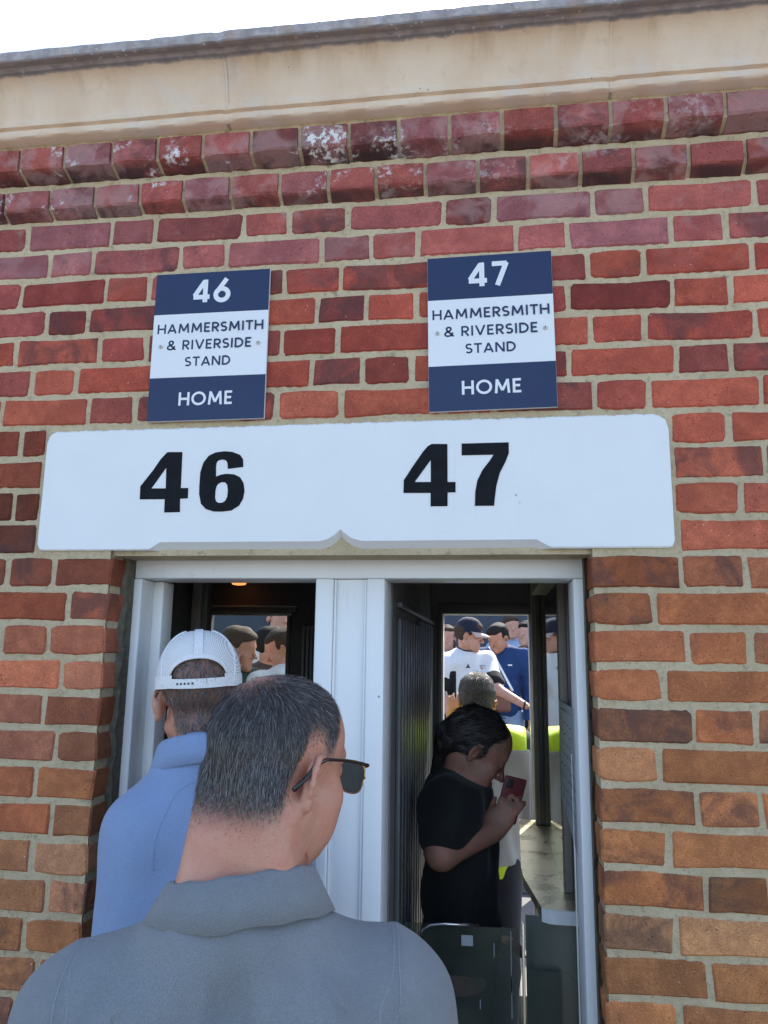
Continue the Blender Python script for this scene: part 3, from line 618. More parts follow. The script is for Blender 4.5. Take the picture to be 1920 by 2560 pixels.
# ================================================================== ground and what stands far off
def ground_material():
    g = NT('pale_paving'); p = g.pos(); n1 = g.noise(p, 1.3, 6, .6); n2 = g.noise(p, 60, 4, .6)
    c = g.mix(g.smooth(n1, .3, .7), (.115, .11, .105), (.165, .16, .15)); c = g.mix(g.smooth(n2, .5, .75, 0, .4), c, (.08, .078, .075))
    return g.out(c, .9, g.bump(n2, .4, .003))
M_GROUND = ground_material()
q = MB(); q.add([(-150, -150, 0), (150, -150, 0), (150, 150, 0), (-150, 150, 0)], [(0, 1, 2, 3)]); tag(q.build('ground', M_GROUND), kind='structure')
q = MB(); q.box((-14, 2.45, .004), (16, 14, .12)); tag(q.build('terrace', M_GROUND), kind='structure')
q = MB(); q.box((-14, 4.05, .124), (16, 14, .20)); tag(q.build('upper_terrace', M_GROUND), kind='structure')
bwall = empty('boundary_wall', (0, 9.2, .2)); tag(bwall, 'dark wall behind the crowd beyond the turnstiles', 'wall')
q = MB(); q.box((-12, 9, .19), (14, 9.4, 4.2)); q.build('face', simple('dark_blue_grey_cladding', (.05, .06, .085), .7, .3, 3), bwall)
q = MB(); q.box((-12, 8.95, 4.2), (14, 9.45, 4.3)); q.build('coping', M_STEEL, bwall)
# ================================================================== people: bodies grown as one smooth surface from a distance field
f32 = np.float32
def A3(p): return np.asarray(p, f32)
def rcone(a, b, ra, rb):
    a, b = A3(a), A3(b); d = b-a; L2 = float(d@d)+1e-9
    def fn(P):
        t = np.clip(((P-a)@d)/L2, 0, 1); return np.linalg.norm(P-a-t[:, None]*d, axis=1)-(ra+(rb-ra)*t)
    return fn
def ell(c, r, R=None):
    c, r = A3(c), A3(r); R = None if R is None else A3(R)
    def fn(P):
        q = P-c
        if R is not None: q = q@R
        k0 = np.linalg.norm(q/r, axis=1); k1 = np.linalg.norm(q/(r*r), axis=1)+1e-9; return k0*(k0-1)/k1
    return fn
def halfsp(p, n):     # inside where (x-p).n < 0
    p, n = A3(p), A3(n)/np.linalg.norm(n)
    return lambda P: (P-p)@n
def boxs(c, h, R=None, r=.002):
    c, h = A3(c), A3(h)-r; R = None if R is None else A3(R)
    def fn(P):
        q = P-c
        if R is not None: q = q@R
        q = np.abs(q)-h; return np.linalg.norm(np.maximum(q, 0), axis=1)+np.minimum(q.max(1), 0)-r
    return fn
def smin(a, b, k): h = np.clip(.5+.5*(b-a)/k, 0, 1); return b+(a-b)*h-k*h*(1-h)
def comp(ops):
    def fn(P):
        d = None
        for op in ops:
            o, g = op[0], op[1]; k = op[2] if len(op) > 2 else .01; e = g(P)
            if d is None: d = e
            elif o == 'u': d = smin(d, e, k)
            elif o == 's': d = -smin(-d, e, k)
            elif o == 'i': d = -smin(-d, -e, k)
        return d
    return fn
def bound(fn, c, r):      # skip the detail of a field for points far from it
    c = A3(c)
    def g(P):
        d = np.linalg.norm(P-c, axis=1)-r; o = d+.01; m = d < .07
        if m.any(): o[m] = fn(P[m])
        return o
    return g
def off(fn, t): return lambda P: fn(P)-t
def frame(fn, c, R, s=1.0):     # local field placed at c with the columns of R as local axes
    c, R = A3(c), A3(R); return lambda P: fn(((P-c)@R)/s)*s
def folds(fn, amp, sc, seed, aniso=(1, 1, 1)):
    r = np.random.default_rng(seed); D = r.normal(size=(6, 3))*np.array(aniso); D = (D/np.linalg.norm(D, axis=1)[:, None]).astype(f32); ph = r.uniform(0, 6.28, 6); w_ = sc*r.uniform(.7, 1.6, 6)
    def g(P):
        t = 0
        for i in range(6): t = t+np.sin((P@D[i])*w_[i]+ph[i]+1.3*np.sin((P@D[(i+1) % 6])*w_[i]*.45))
        return fn(P)-amp*t/3.0
    return g
def nets(fn, lo, hi, h, m, name, parent, attr=None, smooth=True, cf=4):
    lo = A3(lo); n = np.maximum(3, np.ceil((A3(hi)-lo)/(h*cf)).astype(int))+1; nf = (n-1)*cf+1
    def ev(P):
        out = np.empty(len(P), f32)
        for i in range(0, len(P), 200000): out[i:i+200000] = fn(P[i:i+200000])
        return out
    ax = [lo[i]+np.arange(n[i], dtype=f32)*h*cf for i in range(3)]
    G = np.stack(np.meshgrid(*ax, indexing='ij'), -1).reshape(-1, 3); c = ev(G).reshape(n)
    near = np.minimum.reduce([np.abs(c[i:n[0]-1+i, j:n[1]-1+j, k:n[2]-1+k]) for i in (0, 1) for j in (0, 1) for k in (0, 1)]) < h*cf*1.9
    up = np.repeat(np.repeat(np.repeat(c, cf, 0), cf, 1), cf, 2)[cf//2:cf//2+nf[0], cf//2:cf//2+nf[1], cf//2:cf//2+nf[2]]
    mk = np.zeros(nf, bool); nr = np.repeat(np.repeat(np.repeat(near, cf, 0), cf, 1), cf, 2)
    for i in (0, 1):
        for j in (0, 1):
            for k in (0, 1): mk[i:i+nr.shape[0], j:j+nr.shape[1], k:k+nr.shape[2]] |= nr
    up = np.array(up, f32); ii = np.argwhere(mk); up[mk] = ev((lo+ii*h).astype(f32))
    s = up < 0
    cs = [s[i:nf[0]-1+i, j:nf[1]-1+j, k:nf[2]-1+k] for i in (0, 1) for j in (0, 1) for k in (0, 1)]
    al = np.logical_and.reduce(cs); an = np.logical_or.reduce(cs); act = an & ~al
    idx = -np.ones(act.shape, np.int64); cells = np.argwhere(act); idx[act] = np.arange(len(cells))
    cor = [(i, j, k) for i in (0, 1) for j in (0, 1) for k in (0, 1)]
    val = np.stack([up[cells[:, 0]+i, cells[:, 1]+j, cells[:, 2]+k] for i, j, k in cor], 1)
    acc = np.zeros((len(cells), 3)); cnt = np.zeros(len(cells))
    for p in range(8):
        for q in range(p+1, 8):
            if sum(abs(x-y) for x, y in zip(cor[p], cor[q])) != 1: continue
            a, b = val[:, p], val[:, q]; x = (a < 0) != (b < 0); t = np.where(x, a/np.where(x, a-b, 1), 0)
            pt = np.array(cor[p])+t[:, None]*(np.array(cor[q])-np.array(cor[p])); acc[x] += pt[x]; cnt[x] += 1
    V = lo+(cells+acc/cnt[:, None])*h
    F = []
    for a in range(3):
        b, c_ = (a+1) % 3, (a+2) % 3
        sl0 = [slice(None)]*3; sl1 = [slice(None)]*3; sl0[a] = slice(0, -1); sl1[a] = slice(1, None)
        e0, e1 = s[tuple(sl0)], s[tuple(sl1)]; ch = np.argwhere(e0 != e1)
        ch = ch[(ch[:, b] > 0) & (ch[:, c_] > 0) & (ch[:, b] < nf[b]-1) & (ch[:, c_] < nf[c_]-1)]
        if not len(ch): continue
        def ci(db, dc):
            q = ch.copy(); q[:, b] += db; q[:, c_] += dc; return idx[q[:, 0], q[:, 1], q[:, 2]]
        quad = np.stack([ci(-1, -1), ci(0, -1), ci(0, 0), ci(-1, 0)], 1)
        fl = ~e0[ch[:, 0], ch[:, 1], ch[:, 2]]; quad[fl] = quad[fl][:, ::-1]; F.append(quad)
    F = np.concatenate(F); F = F[(F >= 0).all(1)]
    me = bpy.data.meshes.new(name); me.vertices.add(len(V)); me.vertices.foreach_set('co', V.astype(f32).ravel())
    me.loops.add(F.size); me.loops.foreach_set('vertex_index', F.astype(np.int32).ravel()); me.polygons.add(len(F)); me.polygons.foreach_set('loop_start', np.arange(0, F.size, 4, dtype=np.int32))
    me.update(calc_edges=True); me.validate()
    if smooth: me.polygons.foreach_set('use_smooth', np.ones(len(me.polygons), bool))
    if m: me.materials.append(m)
    if attr:
        for k, fnc in attr.items():
            at = me.attributes.new(k, 'FLOAT', 'POINT'); at.data.foreach_set('value', np.asarray(fnc(V.astype(f32)), f32))
    return link(name, me, parent)
def join_into(o, others):
    bm = bmesh.new(); bm.from_mesh(o.data)
    for q in others:
        bm.from_mesh(q.data); d = q.data; bpy.data.objects.remove(q); bpy.data.meshes.remove(d)
    bm.to_mesh(o.data); bm.free(); o.data.polygons.foreach_set('use_smooth', [True]*len(o.data.polygons))
def project(fn, P, it=6):
    P = A3(P).copy()
    for _ in range(it):
        d = fn(P); g = np.stack([fn(P+A3(e))-fn(P-A3(e)) for e in ((.002, 0, 0), (0, .002, 0), (0, 0, .002))], 1)/.004
        P -= (d/np.maximum(1e-4, (g*g).sum(1)))[:, None]*g
    return P, g/np.maximum(1e-6, np.linalg.norm(g, axis=1))[:, None]
def eul(yaw, pitch=0, roll=0):     # columns: right, forward, up.  yaw counter-clockwise, pitch up, roll to the right
    y, p, r = map(math.radians, (yaw, pitch, roll))
    return np.array(Matrix.Rotation(y, 3, 'Z') @ Matrix.Rotation(p, 3, 'X') @ Matrix.Rotation(r, 3, 'Y'))
# ---- head in its own frame: +y face, +z up, origin between the ears at eye height
def ear_ops(sx):
    R = np.array(Matrix.Rotation(math.radians(24*sx), 3, 'Z') @ Matrix.Rotation(math.radians(-12), 3, 'X')); c = np.array((.0765*sx, -.018, -.012))
    L = lambda x, y, z: tuple(c+R@np.array((x*sx, y, z)))
    o = [('u', ell(c, (.0055, .0165, .030), R), .006)]
    hx = [(.004, .014, .012), (.007, .012, .024), (.0085, .001, .0315), (.009, -.011, .027), (.009, -.0165, .012), (.008, -.015, -.006), (.006, -.0095, -.018)]
    for a, b in zip(hx, hx[1:]): o.append(('u', rcone(L(*a), L(*b), .0040, .0040), .003))
    o += [('u', ell(L(.004, .000, -.026), (.0052, .0085, .0095), R), .004), ('s', ell(L(.0085, .001, .004), (.0058, .0085, .016), R), .003), ('u', rcone(L(.004, .0125, -.004), L(.005, .011, -.013), .0038, .0038), .003), ('u', rcone(L(.005, -.006, .018), L(.005, -.008, -.006), .0028, .003), .003)]
    return o
def head_ops(fem=False, ears=True, skull=(.0755, .0950, .084), sz=.038):
    j = .9 if fem else 1.0
    o = [('u', ell((0, -.018, sz), skull)), ('u', ell((0, .028, .035), (.064, .063, .068)), .03), ('u', ell((0, .033, -.03), (.057*j, .056, .075)), .03)]
    for s in (-1, 1):
        o += [('u', rcone((.050*s*j, -.005, -.058), (.017*s, .066, -.098), .020*j, .017*j), .03), ('u', ell((.043*s, .056, -.030), (.022, .022, .02)), .02), ('u', ell((.040*s*j, .046, -.064), (.021, .030, .032)), .03)]
    o += [('u', ell((0, .074, -.100), (.021*j, .019, .017)), .02), ('u', rcone((-.034, .080, .021), (.034, .080, .021), .011*j, .011*j), .014)]
    for s in (-1, 1): o += [('s', ell((.032*s, .099, .002), (.017, .013, .011)), .012), ('u', ell((.032*s, .078, .0), (.0125, .0125, .0125)), .003)]
    o += [('u', rcone((0, .090, .006), (0, .113, -.036), .0065, .0105), .012), ('u', ell((.011, .099, -.040), (.0075, .009, .007)), .006), ('u', ell((-.011, .099, -.040), (.0075, .009, .007)), .006)]
    for s in (-1, 1): o += [('u', rcone((.019*s, .083, -.066), (0, .0925, -.063), .0045, .0055), .005), ('u', rcone((.017*s, .083, -.070), (0, .091, -.0735), .0045, .006), .005)]
    if ears: o += ear_ops(1)+ear_ops(-1)
    return o
def hand_ops(w_, d, n, side=1, curl=.5, thumb=.6, k=.9):
    w_ = np.array(w_, float); d = np.array(d, float); d /= np.linalg.norm(d); n = np.array(n, float); n -= d*(n@d); n /= np.linalg.norm(n); s = np.cross(d, n)*side
    R = np.stack([s, d, n], 1); o = [('u', ell(w_+d*.048*k, (.040*k, .052*k, .0155*k), R), .02)]
    for i, (lx, ln) in enumerate(((-.030, .066), (-.010, .078), (.011, .074), (.030, .058))):
        p = w_+d*.083*k+s*lx*k; a = 0
        for q, fr_ in enumerate((.45, .32, .23)):
            a += curl*(.75, 1.0, .7)[q]; e = p+(d*math.cos(a)+n*math.sin(a)+s*lx*.4*(1-curl))*ln*fr_*k
            o.append(('u', rcone(p, e, .0088*k-.0009*q, .0084*k-.0012*q), .005)); p = e
    p = w_+d*.026*k-s*.034*k; e = p+(d*.72-s*.62*(1-thumb*.6)+n*.5*thumb)*.040*k; o.append(('u', rcone(p, e, .0125*k, .0098*k), .012)); e2 = e+(d*.85-s*.2+n*.5*thumb)*.028*k; o.append(('u', rcone(e, e2, .0095*k, .0078*k), .004))
    return [('u', bound(comp([(a, b, c) for a, b, c in o]), w_+d*.07*k, .125*k), .018)]
def skin_material(name, col, blush=(.50, .16, .11), hair=(.05, .042, .04)):
    g = NT(name); p = g.pos(); at = g.n('Attribute', attribute_name='hair').outputs['Fac']
    n1 = g.noise(p, 28, 4, .6); n2 = g.noise(p, 260, 3, .6)
    c = g.mix(g.smooth(n1, .35, .75, 0, .55), col, blush); c = g.mix(g.smooth(n2, .5, .8, 0, .4), c, tuple(x*.62 for x in col)); c = g.mix(g.smooth(g.noise(p, 9, 3), .45, .7, 0, .5), c, tuple(min(1, x*k) for x, k in zip(col, (1.05, .78, .74))))
    c = g.mix(g.math('MULTIPLY', at, g.smooth(g.noise(p, 420, 2, .5), .25, .55, .55, 1.0)), c, hair)
    m = g.out(c, g.smooth(n1, .3, .7, .42, .55), g.bump(g.math('ADD', g.math('MULTIPLY', g.voro(p, 420), .6), n2), .4, .0014), Specular_IOR_Level=.4)
    g.b.inputs['Subsurface Weight'].default_value = .0
    return m
def cloth_material(name, col, var=.12, weave=900, rough=.85, wscale=.35, sheen=.1):
    g = NT(name); p = g.pos(); n1 = g.noise(p, 7, 5, .6); n2 = g.noise(p, weave*.45, 2, .6)
    wv = g.n('TexWave', {'Scale': weave/6.2, 'Distortion': 1.2, 'Detail': 1, 'Vector': p}, wave_type='BANDS', bands_direction='DIAGONAL').outputs[1]
    c = g.mix(g.smooth(n1, .3, .7), tuple(x*(1-var) for x in col), tuple(min(1, x*(1+var)) for x in col)); c = g.mix(g.smooth(n2, .35, .7, 0, .5), c, tuple(x*.68 for x in col))
    return g.out(c, rough, g.bump(g.math('ADD', n2, g.math('MULTIPLY', wv, .5)), wscale, .0012), Specular_IOR_Level=.25, Sheen_Weight=sheen)
M_SKIN = skin_material('skin_ruddy', (.55, .285, .195)); M_SKIN2 = skin_material('skin_fair', (.58, .33, .24)); M_SKIN3 = skin_material('skin_tan', (.46, .25, .165))
def hair_material(name, dark, grey):
    g = NT(name); t = g.n('Attribute', attribute_name='tone').outputs['Fac']
    return g.out(g.mix(t, dark, grey), .42, None, Specular_IOR_Level=.45)
M_HAIR = hair_material('greying_hair', (.028, .024, .025), (.27, .255, .25))
def hairmass_material(name, col):
    g = NT(name); p = g.pos(); n = g.noise(g.vmul(p, (260, 260, 40)), 1.0, 3, .6)
    return g.out(g.mix(n, tuple(x*.5 for x in col), tuple(x*1.7 for x in col)), .75, g.bump(n, .7, .004), Specular_IOR_Level=.2)
M_HAIRDARK = hairmass_material('dark_brown_hair', (.016, .012, .011)); M_HAIRGREY = hairmass_material('grey_hair', (.055, .055, .050)); M_HAIRBR = hairmass_material('brown_hair', (.06, .038, .025))
def strands(name, parent, P, N, D, Ls, W, tone, m, lift=.45, curve=.5, wob=.25):
    """short hair: one tapering three-segment blade per hair"""
    n = len(P); r = rng; V = np.zeros((n, 8, 3)); T = D-(D*N).sum(1)[:, None]*N; T /= np.linalg.norm(T, axis=1)[:, None]+1e-9
    T += r.normal(0, wob, (n, 3)); T -= (T*N).sum(1)[:, None]*N*.9; T /= np.linalg.norm(T, axis=1)[:, None]
    S = np.cross(T, N); S += N*r.normal(0, .5, (n, 1)); S /= np.linalg.norm(S, axis=1)[:, None]
    p = P-N*.001
    for k in range(4):
        wd = (W*np.array((1, .85, .6, .12))[k])[:, None]; V[:, 2*k] = p-S*wd; V[:, 2*k+1] = p+S*wd
        lf = lift*(1-curve*k/3); d = T+N*lf; d /= np.linalg.norm(d, axis=1)[:, None]; p = p+d*(Ls/3)[:, None]
    b = (np.arange(n)*8)[:, None]; F = np.concatenate([b+np.array((2*k, 2*k+1, 2*k+3, 2*k+2)) for k in range(3)])
    me = bpy.data.meshes.new(name); me.vertices.add(n*8); me.vertices.foreach_set('co', V.astype(f32).ravel()); me.loops.add(F.size); me.loops.foreach_set('vertex_index', F.astype(np.int32).ravel()); me.polygons.add(len(F)); me.polygons.foreach_set('loop_start', np.arange(0, F.size, 4, dtype=np.int32)); me.update(calc_edges=True)
    at = me.attributes.new('tone', 'FLOAT', 'POINT'); at.data.foreach_set('value', np.repeat(tone, 8).astype(f32)); me.materials.append(m)
    return link(name, me, parent)
def tube_o(name, pts, r, m, parent, n=8): q = MB(); q.tube(pts, r, n); return q.build(name, m, parent, True)
def loc(P, c, R): return [tuple(np.array(c)+np.array(R)@np.array(p)) for p in P]
HAIRLINE = np.array([(-.13, -.092), (-.085, -.086), (-.055, -.070), (-.040, -.034), (-.027, .022), (-.005, .028), (.012, .004), (.026, .010), (.036, .045), (.055, .078), (.066, .100), (.075, .15)])
def hairmask(q, soft=.012):     # q in head frame
    zl = np.interp(q[:, 1], HAIRLINE[:, 0], HAIRLINE[:, 1]); t = np.clip((q[:, 2]-zl)/soft, 0, 1); t = t*t*(3-2*t)
    return t*(np.abs(q[:, 0]) < .0825)
# ------------------------------------------------------------------ general figure used for everyone in the crowd
def body_parts(J, fat=1.0):
    up = np.array(J['neck'])-np.array(J['pelvis']); up = up/np.linalg.norm(up); rt = np.array(J['shR'])-np.array(J['shL']); rt = rt-up*(rt@up); rt /= np.linalg.norm(rt); fw = np.cross(up, rt); R = np.stack([rt, fw, up], 1)
    pel, nk = np.array(J['pelvis']), np.array(J['neck']); at = lambda t: pel+(nk-pel)*t
    torso = [('u', ell(at(.62)+fw*.005, (.155*fat, .105*fat, .20), R)), ('u', ell(at(.22)+fw*.01, (.150*fat, .108*fat, .19), R), .06), ('u', rcone(J['shL'], J['shR'], .058, .058), .05), ('u', ell(pel, (.155*fat, .11*fat, .11), R), .05)]
    for s in 'LR': torso.append(('u', rcone(nk-up*.01, np.array(J['sh'+s])*.75+nk*.25, .052, .05), .05))
    arms = {s: [('u', rcone(J['sh'+s], J['el'+s], .052, .040), .03), ('u', rcone(J['el'+s], J['wr'+s], .040, .027), .02)] for s in 'LR'}
    legs = []
    for s in 'LR': legs += [('u', rcone(J['hip'+s], J['kn'+s], .086, .058), .03), ('u', rcone(J['kn'+s], J['an'+s], .057, .040), .03), ('u', rcone(np.array(J['an'+s])+(0, 0, -.03), np.array(J['an'+s])+fw*.15+(0, 0, -.055), .038, .03), .03)]
    return torso, arms, legs, R, fw, up
def joints(yaw, s=1.0, **kw):
    J = dict(pelvis=(0, 0, .96), neck=(0, -.015, 1.49), shL=(-.175, -.01, 1.42), shR=(.175, -.01, 1.42), elL=(-.235, -.02, 1.14), elR=(.235, -.02, 1.14), wrL=(-.235, .09, .92), wrR=(.235, .09, .92), hipL=(-.09, 0, .93), hipR=(.09, 0, .93), knL=(-.10, .02, .50), knR=(.10, .02, .50), anL=(-.10, -.02, .08), anR=(.10, -.02, .08), head=(0, .035, 1.635))
    J.update(kw); R = eul(yaw); return {k: R@np.array(v)*s for k, v in J.items()}
def person(name, label, at, yaw, s=1.0, h=.011, fem=False, skin=None, hairm=None, shirt=(.5, .5, .5), trous=(.05, .06, .09), headrot=(0, 0, 0), sleeve=.75, hands=None, long_hair=False, fat=1.0, grp='people in the sunny crowd beyond the turnstiles', J=None, cat='person', extras=None, longsl=False, hd=1.0, fold=.008):
    root = empty(name, at); tag(root, label, cat, grp)
    J = J or joints(yaw, s); J = {k: np.array(v)+np.array(at) for k, v in J.items()}; skin = skin or M_SKIN2
    torso, arms, legs, R, fw, up = body_parts(J, fat)
    HR = eul(yaw+headrot[0], headrot[1], headrot[2]); hf = bound(frame(comp(head_ops(fem)), J['head'], HR, s*hd), J['head'], .155*s)
    neck = rcone(J['head']+HR@np.array((0, -.03, -.05))*s, J['neck'], .052*s*(.88 if fem else 1), .056*s)
    ops = torso+arms['L']+arms['R']+legs+[('u', neck, .03), ('u', hf, .02)]
    if hands: ops += hands(J, R)
    else:
        for q in 'LR':
            d = J['wr'+q]-J['el'+q]; ops += hand_ops(J['wr'+q], d, np.cross(d, fw)*(1 if q == 'L' else -1)+.01, 1 if q == 'R' else -1, .35)
    pts = np.array(list(J.values())); lo = pts.min(0)-.22; hi = pts.max(0)+.22; lo[2] = at[2]-.02
    b = nets(comp(ops), lo, hi, h, skin, 'body', root)
    sh = list(torso); ns = sleeve if not longsl else 1.0
    for q in 'LR':
        e = J['sh'+q]+(J['el'+q]-J['sh'+q])*min(1, sleeve/.75*.72) if not longsl else J['el'+q]
        sh.append(('u', rcone(J['sh'+q], e, .060, .054), .03))
        if longsl: sh.append(('u', rcone(J['el'+q], J['el'+q]+(J['wr'+q]-J['el'+q])*.95, .054, .040), .02))
    sf = folds(off(comp(sh), .010+fold), fold, 40, hash(name+label) % 999 if False else len(label)*7, (1, 1, .6))
    so_ = comp([('u', sf), ('i', halfsp(J['pelvis']-up*.06, -up), .004), ('i', halfsp(J['neck']+up*.045+fw*.02, up+fw*.45), .006)])
    plo = lo.copy(); plo[2] = J['pelvis'][2]-.15; shm = shirt if isinstance(shirt, bpy.types.Material) else cloth_material('shirt_cloth', shirt)
    shirt_o = nets(so_, plo, hi, h*.9, shm, 'shirt', root)
    tf = off(comp([('u', ell(J['pelvis'], (.150*fat, .108*fat, .12), R))]+[x for i, x in enumerate(legs) if i % 3 < 2]), .014)
    tf = comp([('u', tf), ('i', halfsp(J['pelvis']+up*.02, up), .004), ('i', halfsp((0, 0, at[2]+.09), (0, 0, -1)), .004)])
    thi = hi.copy(); thi[2] = J['pelvis'][2]+.2; tm = trous if isinstance(trous, bpy.types.Material) else cloth_material('trouser_cloth', trous)
    nets(tf, lo, thi, h*1.15, tm, 'trousers', root)
    if hairm:
        ho = [('u', ell((0, -.022, .040), (.084, .103, .091))), ('u', ell((0, .030, .070), (.068, .066, .050)), .02), ('u', ell((0, -.065, -.03), (.062, .045, .045)), .03)]
        if long_hair: ho += [('u', ell((0, -.07, -.11), (.085, .05, .13)), .04)]
        ho += [('s', ell((0, .100, -.042), (.078, .078, .105)), .012), ('s', ell((.085, .0, -.035), (.03, .03, .045)), .008), ('s', ell((-.085, .0, -.035), (.03, .03, .045)), .008)]
        if not long_hair: ho.append(('i', halfsp((0, 0, -.058), (0, -.2, -1)), .008))
        c = J['head']; nets(frame(folds(comp(ho), .004, 60, 4), c, HR, s*hd), c-.3*s, c+.22*s, h*.75, hairm, 'hair', root)
    return root, J, so_, HR, (lo, hi)
def fuzz(name, root, HF, c, HR, n, to, ln, tone, seed=1, wob=.2, lift=.1, keep=lambda q: q[:, 1] < .06):
    r = np.random.default_rng(seed); p = r.normal(size=(n, 3)); p /= np.linalg.norm(p, axis=1)[:, None]; Pp, Np = project(HF, c+p*.1, 8); lq = (Pp-c)@HR
    ok = np.isfinite(Pp).all(1) & (np.linalg.norm(Pp-c, axis=1) < .2) & keep(lq); k = int(ok.sum()); D = (np.array(to)-lq)[ok]@HR.T
    return strands(name, root, Pp[ok].astype(float), Np[ok].astype(float), D, ln*r.uniform(.6, 1.3, k), np.full(k, .0007), np.clip(r.normal(tone, .15, k), 0, 1), M_HAIR, lift, .9, wob)
def overlay(so_, region, t, m, name, root, lo, hi, h): return nets(comp([('u', off(so_, t)), ('i', region, .003)]), lo, hi, h, m, name, root)
# ------------------------------------------------------------------ baseball cap in head frame
def cap(root_parent, c, R, s, front, back, mesh_back=True, visor_m=None, tilt=0, top_level=None):
    c = np.array(c); R = np.array(R)@eul(0, tilt)
    rx, ry, hh, z0 = .0885, .104, .118, .022
    def S(az, v, o=0.0):
        g = (1-v**2.5)**(1/2.3); z = z0+hh*v-.012*math.cos(az)*(1-v)*0; return ((rx*g+o*g)*math.sin(az), -.010-(ry*g+o*g)*math.cos(az), z+o*v)    # az 0 at the back
    def arch(az): a = abs(az)/.68; return 0 if a >= 1 else .018+.037*math.sqrt(1-a**2.2)
    def pan(name, a0, a1, m, o=0.0, hole=False, na=40, nv=30, parent=None):
        q = MB(); v = []; f = []
        for i in range(na+1):
            az = a0+(a1-a0)*i/na
            for k in range(nv+1): v.append(tuple(c+R@(np.array(S(az, min(.9995, k/nv), o))*s)))
        for i in range(na):
            azm = a0+(a1-a0)*(i+.5)/na
            for k in range(nv):
                if hole and hh*(k+.5)/nv < arch(azm): continue
                f.append((i*(nv+1)+k, i*(nv+1)+k+1, (i+1)*(nv+1)+k+1, (i+1)*(nv+1)+k))
        q.add(v, f); return q.build(name, m, parent or root, True)
    root = root_parent
    cr = pan('crown_front', math.pi*.60, math.pi*1.40, front, .0008)
    pan('back_panel', -math.pi*.61, math.pi*.61, back, 0, mesh_back, 120, 60)
    if mesh_back:
        rim = [tuple(c+R@(np.array(S(a, max(.002, arch(a)/hh), .0018))*s)) for a in np.linspace(-.675, .675, 50)]
        q = MB()
        for k in range(len(rim)-1):
            a0, a1 = np.linspace(-.675, .675, 50)[k:k+2]
            P = [S(a0, max(.002, arch(a0)/hh-.012), .002), S(a1, max(.002, arch(a1)/hh-.012), .002), S(a1, arch(a1)/hh+.075, .002), S(a0, arch(a0)/hh+.075, .002)]
            q.add([tuple(c+R@(np.array(p)*s)) for p in P], [(3, 2, 1, 0)])
        q.build('opening_binding', M_CAPWHITE, root, True)
        tube_o('opening_rim', rim, .0016*s, M_CAPWHITE, root)
        q = MB()
        for (sa, sb) in ((-.08, .08),):
            n = 26; v = []
            for i in range(n+1):
                vv = arch(0)/hh+.06+(.985-arch(0)/hh-.06)*i/n
                for a in (sa/max(.25, (1-vv**2.5)**.43)*1.2, sb/max(.25, (1-vv**2.5)**.43)*1.2): v.append(tuple(c+R@(np.array(S(a, vv, .0026))*s)))
            q.add(v, [(2*i+1, 2*i, 2*i+2, 2*i+3) for i in range(n)])
        q.build('centre_seam', M_CAPWHITE, root, True)
        for sa in (-1.0, 1.0):
            pts = [tuple(c+R@(np.array(S(sa*(.90+.30*t), min(.97, .02+.96*t), .0010))*s)) for t in np.linspace(0, 1, 30)]; tube_o('panel_seam', pts, .0022*s, M_CAPWHITE, root)
        for sgn in (-1, 1):     # solid band on both sides of the opening
            q = MB(); v = []; n = 24
            for i in range(n+1):
                a = sgn*(.62+(1.95-.62)*i/n)
                for vv in (-.01, .20): v.append(tuple(c+R@(np.array(S(a, max(0, vv), .0016))*s+(np.array((0, 0, -.002)) if vv < 0 else 0))))
            f = [(2*i, 2*i+1, 2*i+3, 2*i+2) if sgn > 0 else (2*i+1, 2*i, 2*i+2, 2*i+3) for i in range(n)]; q.add(v, f); q.build('side_band', M_CAPWHITE, root, True)
        q = MB(); v = []; n = 30
        for i in range(n+1):
            a = -.80+1.6*i/n
            for vv, o_ in ((0, .0018), (.155, .0030)):
                p = np.array(S(a, vv, o_))*s; p[2] -= .004*math.cos(a*1.6); v.append(tuple(c+R@p))
        q.add(v, [(2*i, 2*i+1, 2*i+3, 2*i+2) for i in range(n)]); st = q.build('strap', M_CAPWHITE, root, True)
        for i in range(5):
            a = -.46+i*.085; p = np.array(S(a, .075, .0034))*s; p[2] -= .003; p = c+R@p; tube_o('snap_hole', [tuple(p), tuple(p+R@np.array((0, -.0008, 0)))], .0021*s, M_SCREWHOLE, st)
    q = MB(); v = []; n = 24
    for i in range(n+1):
        a = math.radians(-72+144*i/n)
        for t in np.linspace(0, 1, 6):
            bx, by = rx*math.sin(a), -.010+ry*math.cos(a); ln = .070*math.cos(a*.95)**.6
            v.append(tuple(c+R@(np.array((bx*(1+.05*t), by+ln*t, z0+.006-.018*t*t-.020*(bx/rx)**2*t))*s)))
    m_ = 6; q.add(v, [(i*m_+k, i*m_+k+1, (i+1)*m_+k+1, (i+1)*m_+k) for i in range(n) for k in range(m_-1)]); vo = q.build('visor', visor_m or front, root, True)
    md = vo.modifiers.new('thick', 'SOLIDIFY'); md.thickness = .003
    tube_o('button', [tuple(c+R@(np.array((0, -.010, z0+hh+.001))*s)), tuple(c+R@(np.array((0, -.010, z0+hh+.006))*s))], [.007, .004], front, root, 12)
M_CAPWHITE = cloth_material('white_cap_twill', (.80, .80, .80), .03, 700, .8, .2, .0)
M_CAPNAVY = cloth_material('navy_cap_twill', (.016, .019, .040), .1, 700)
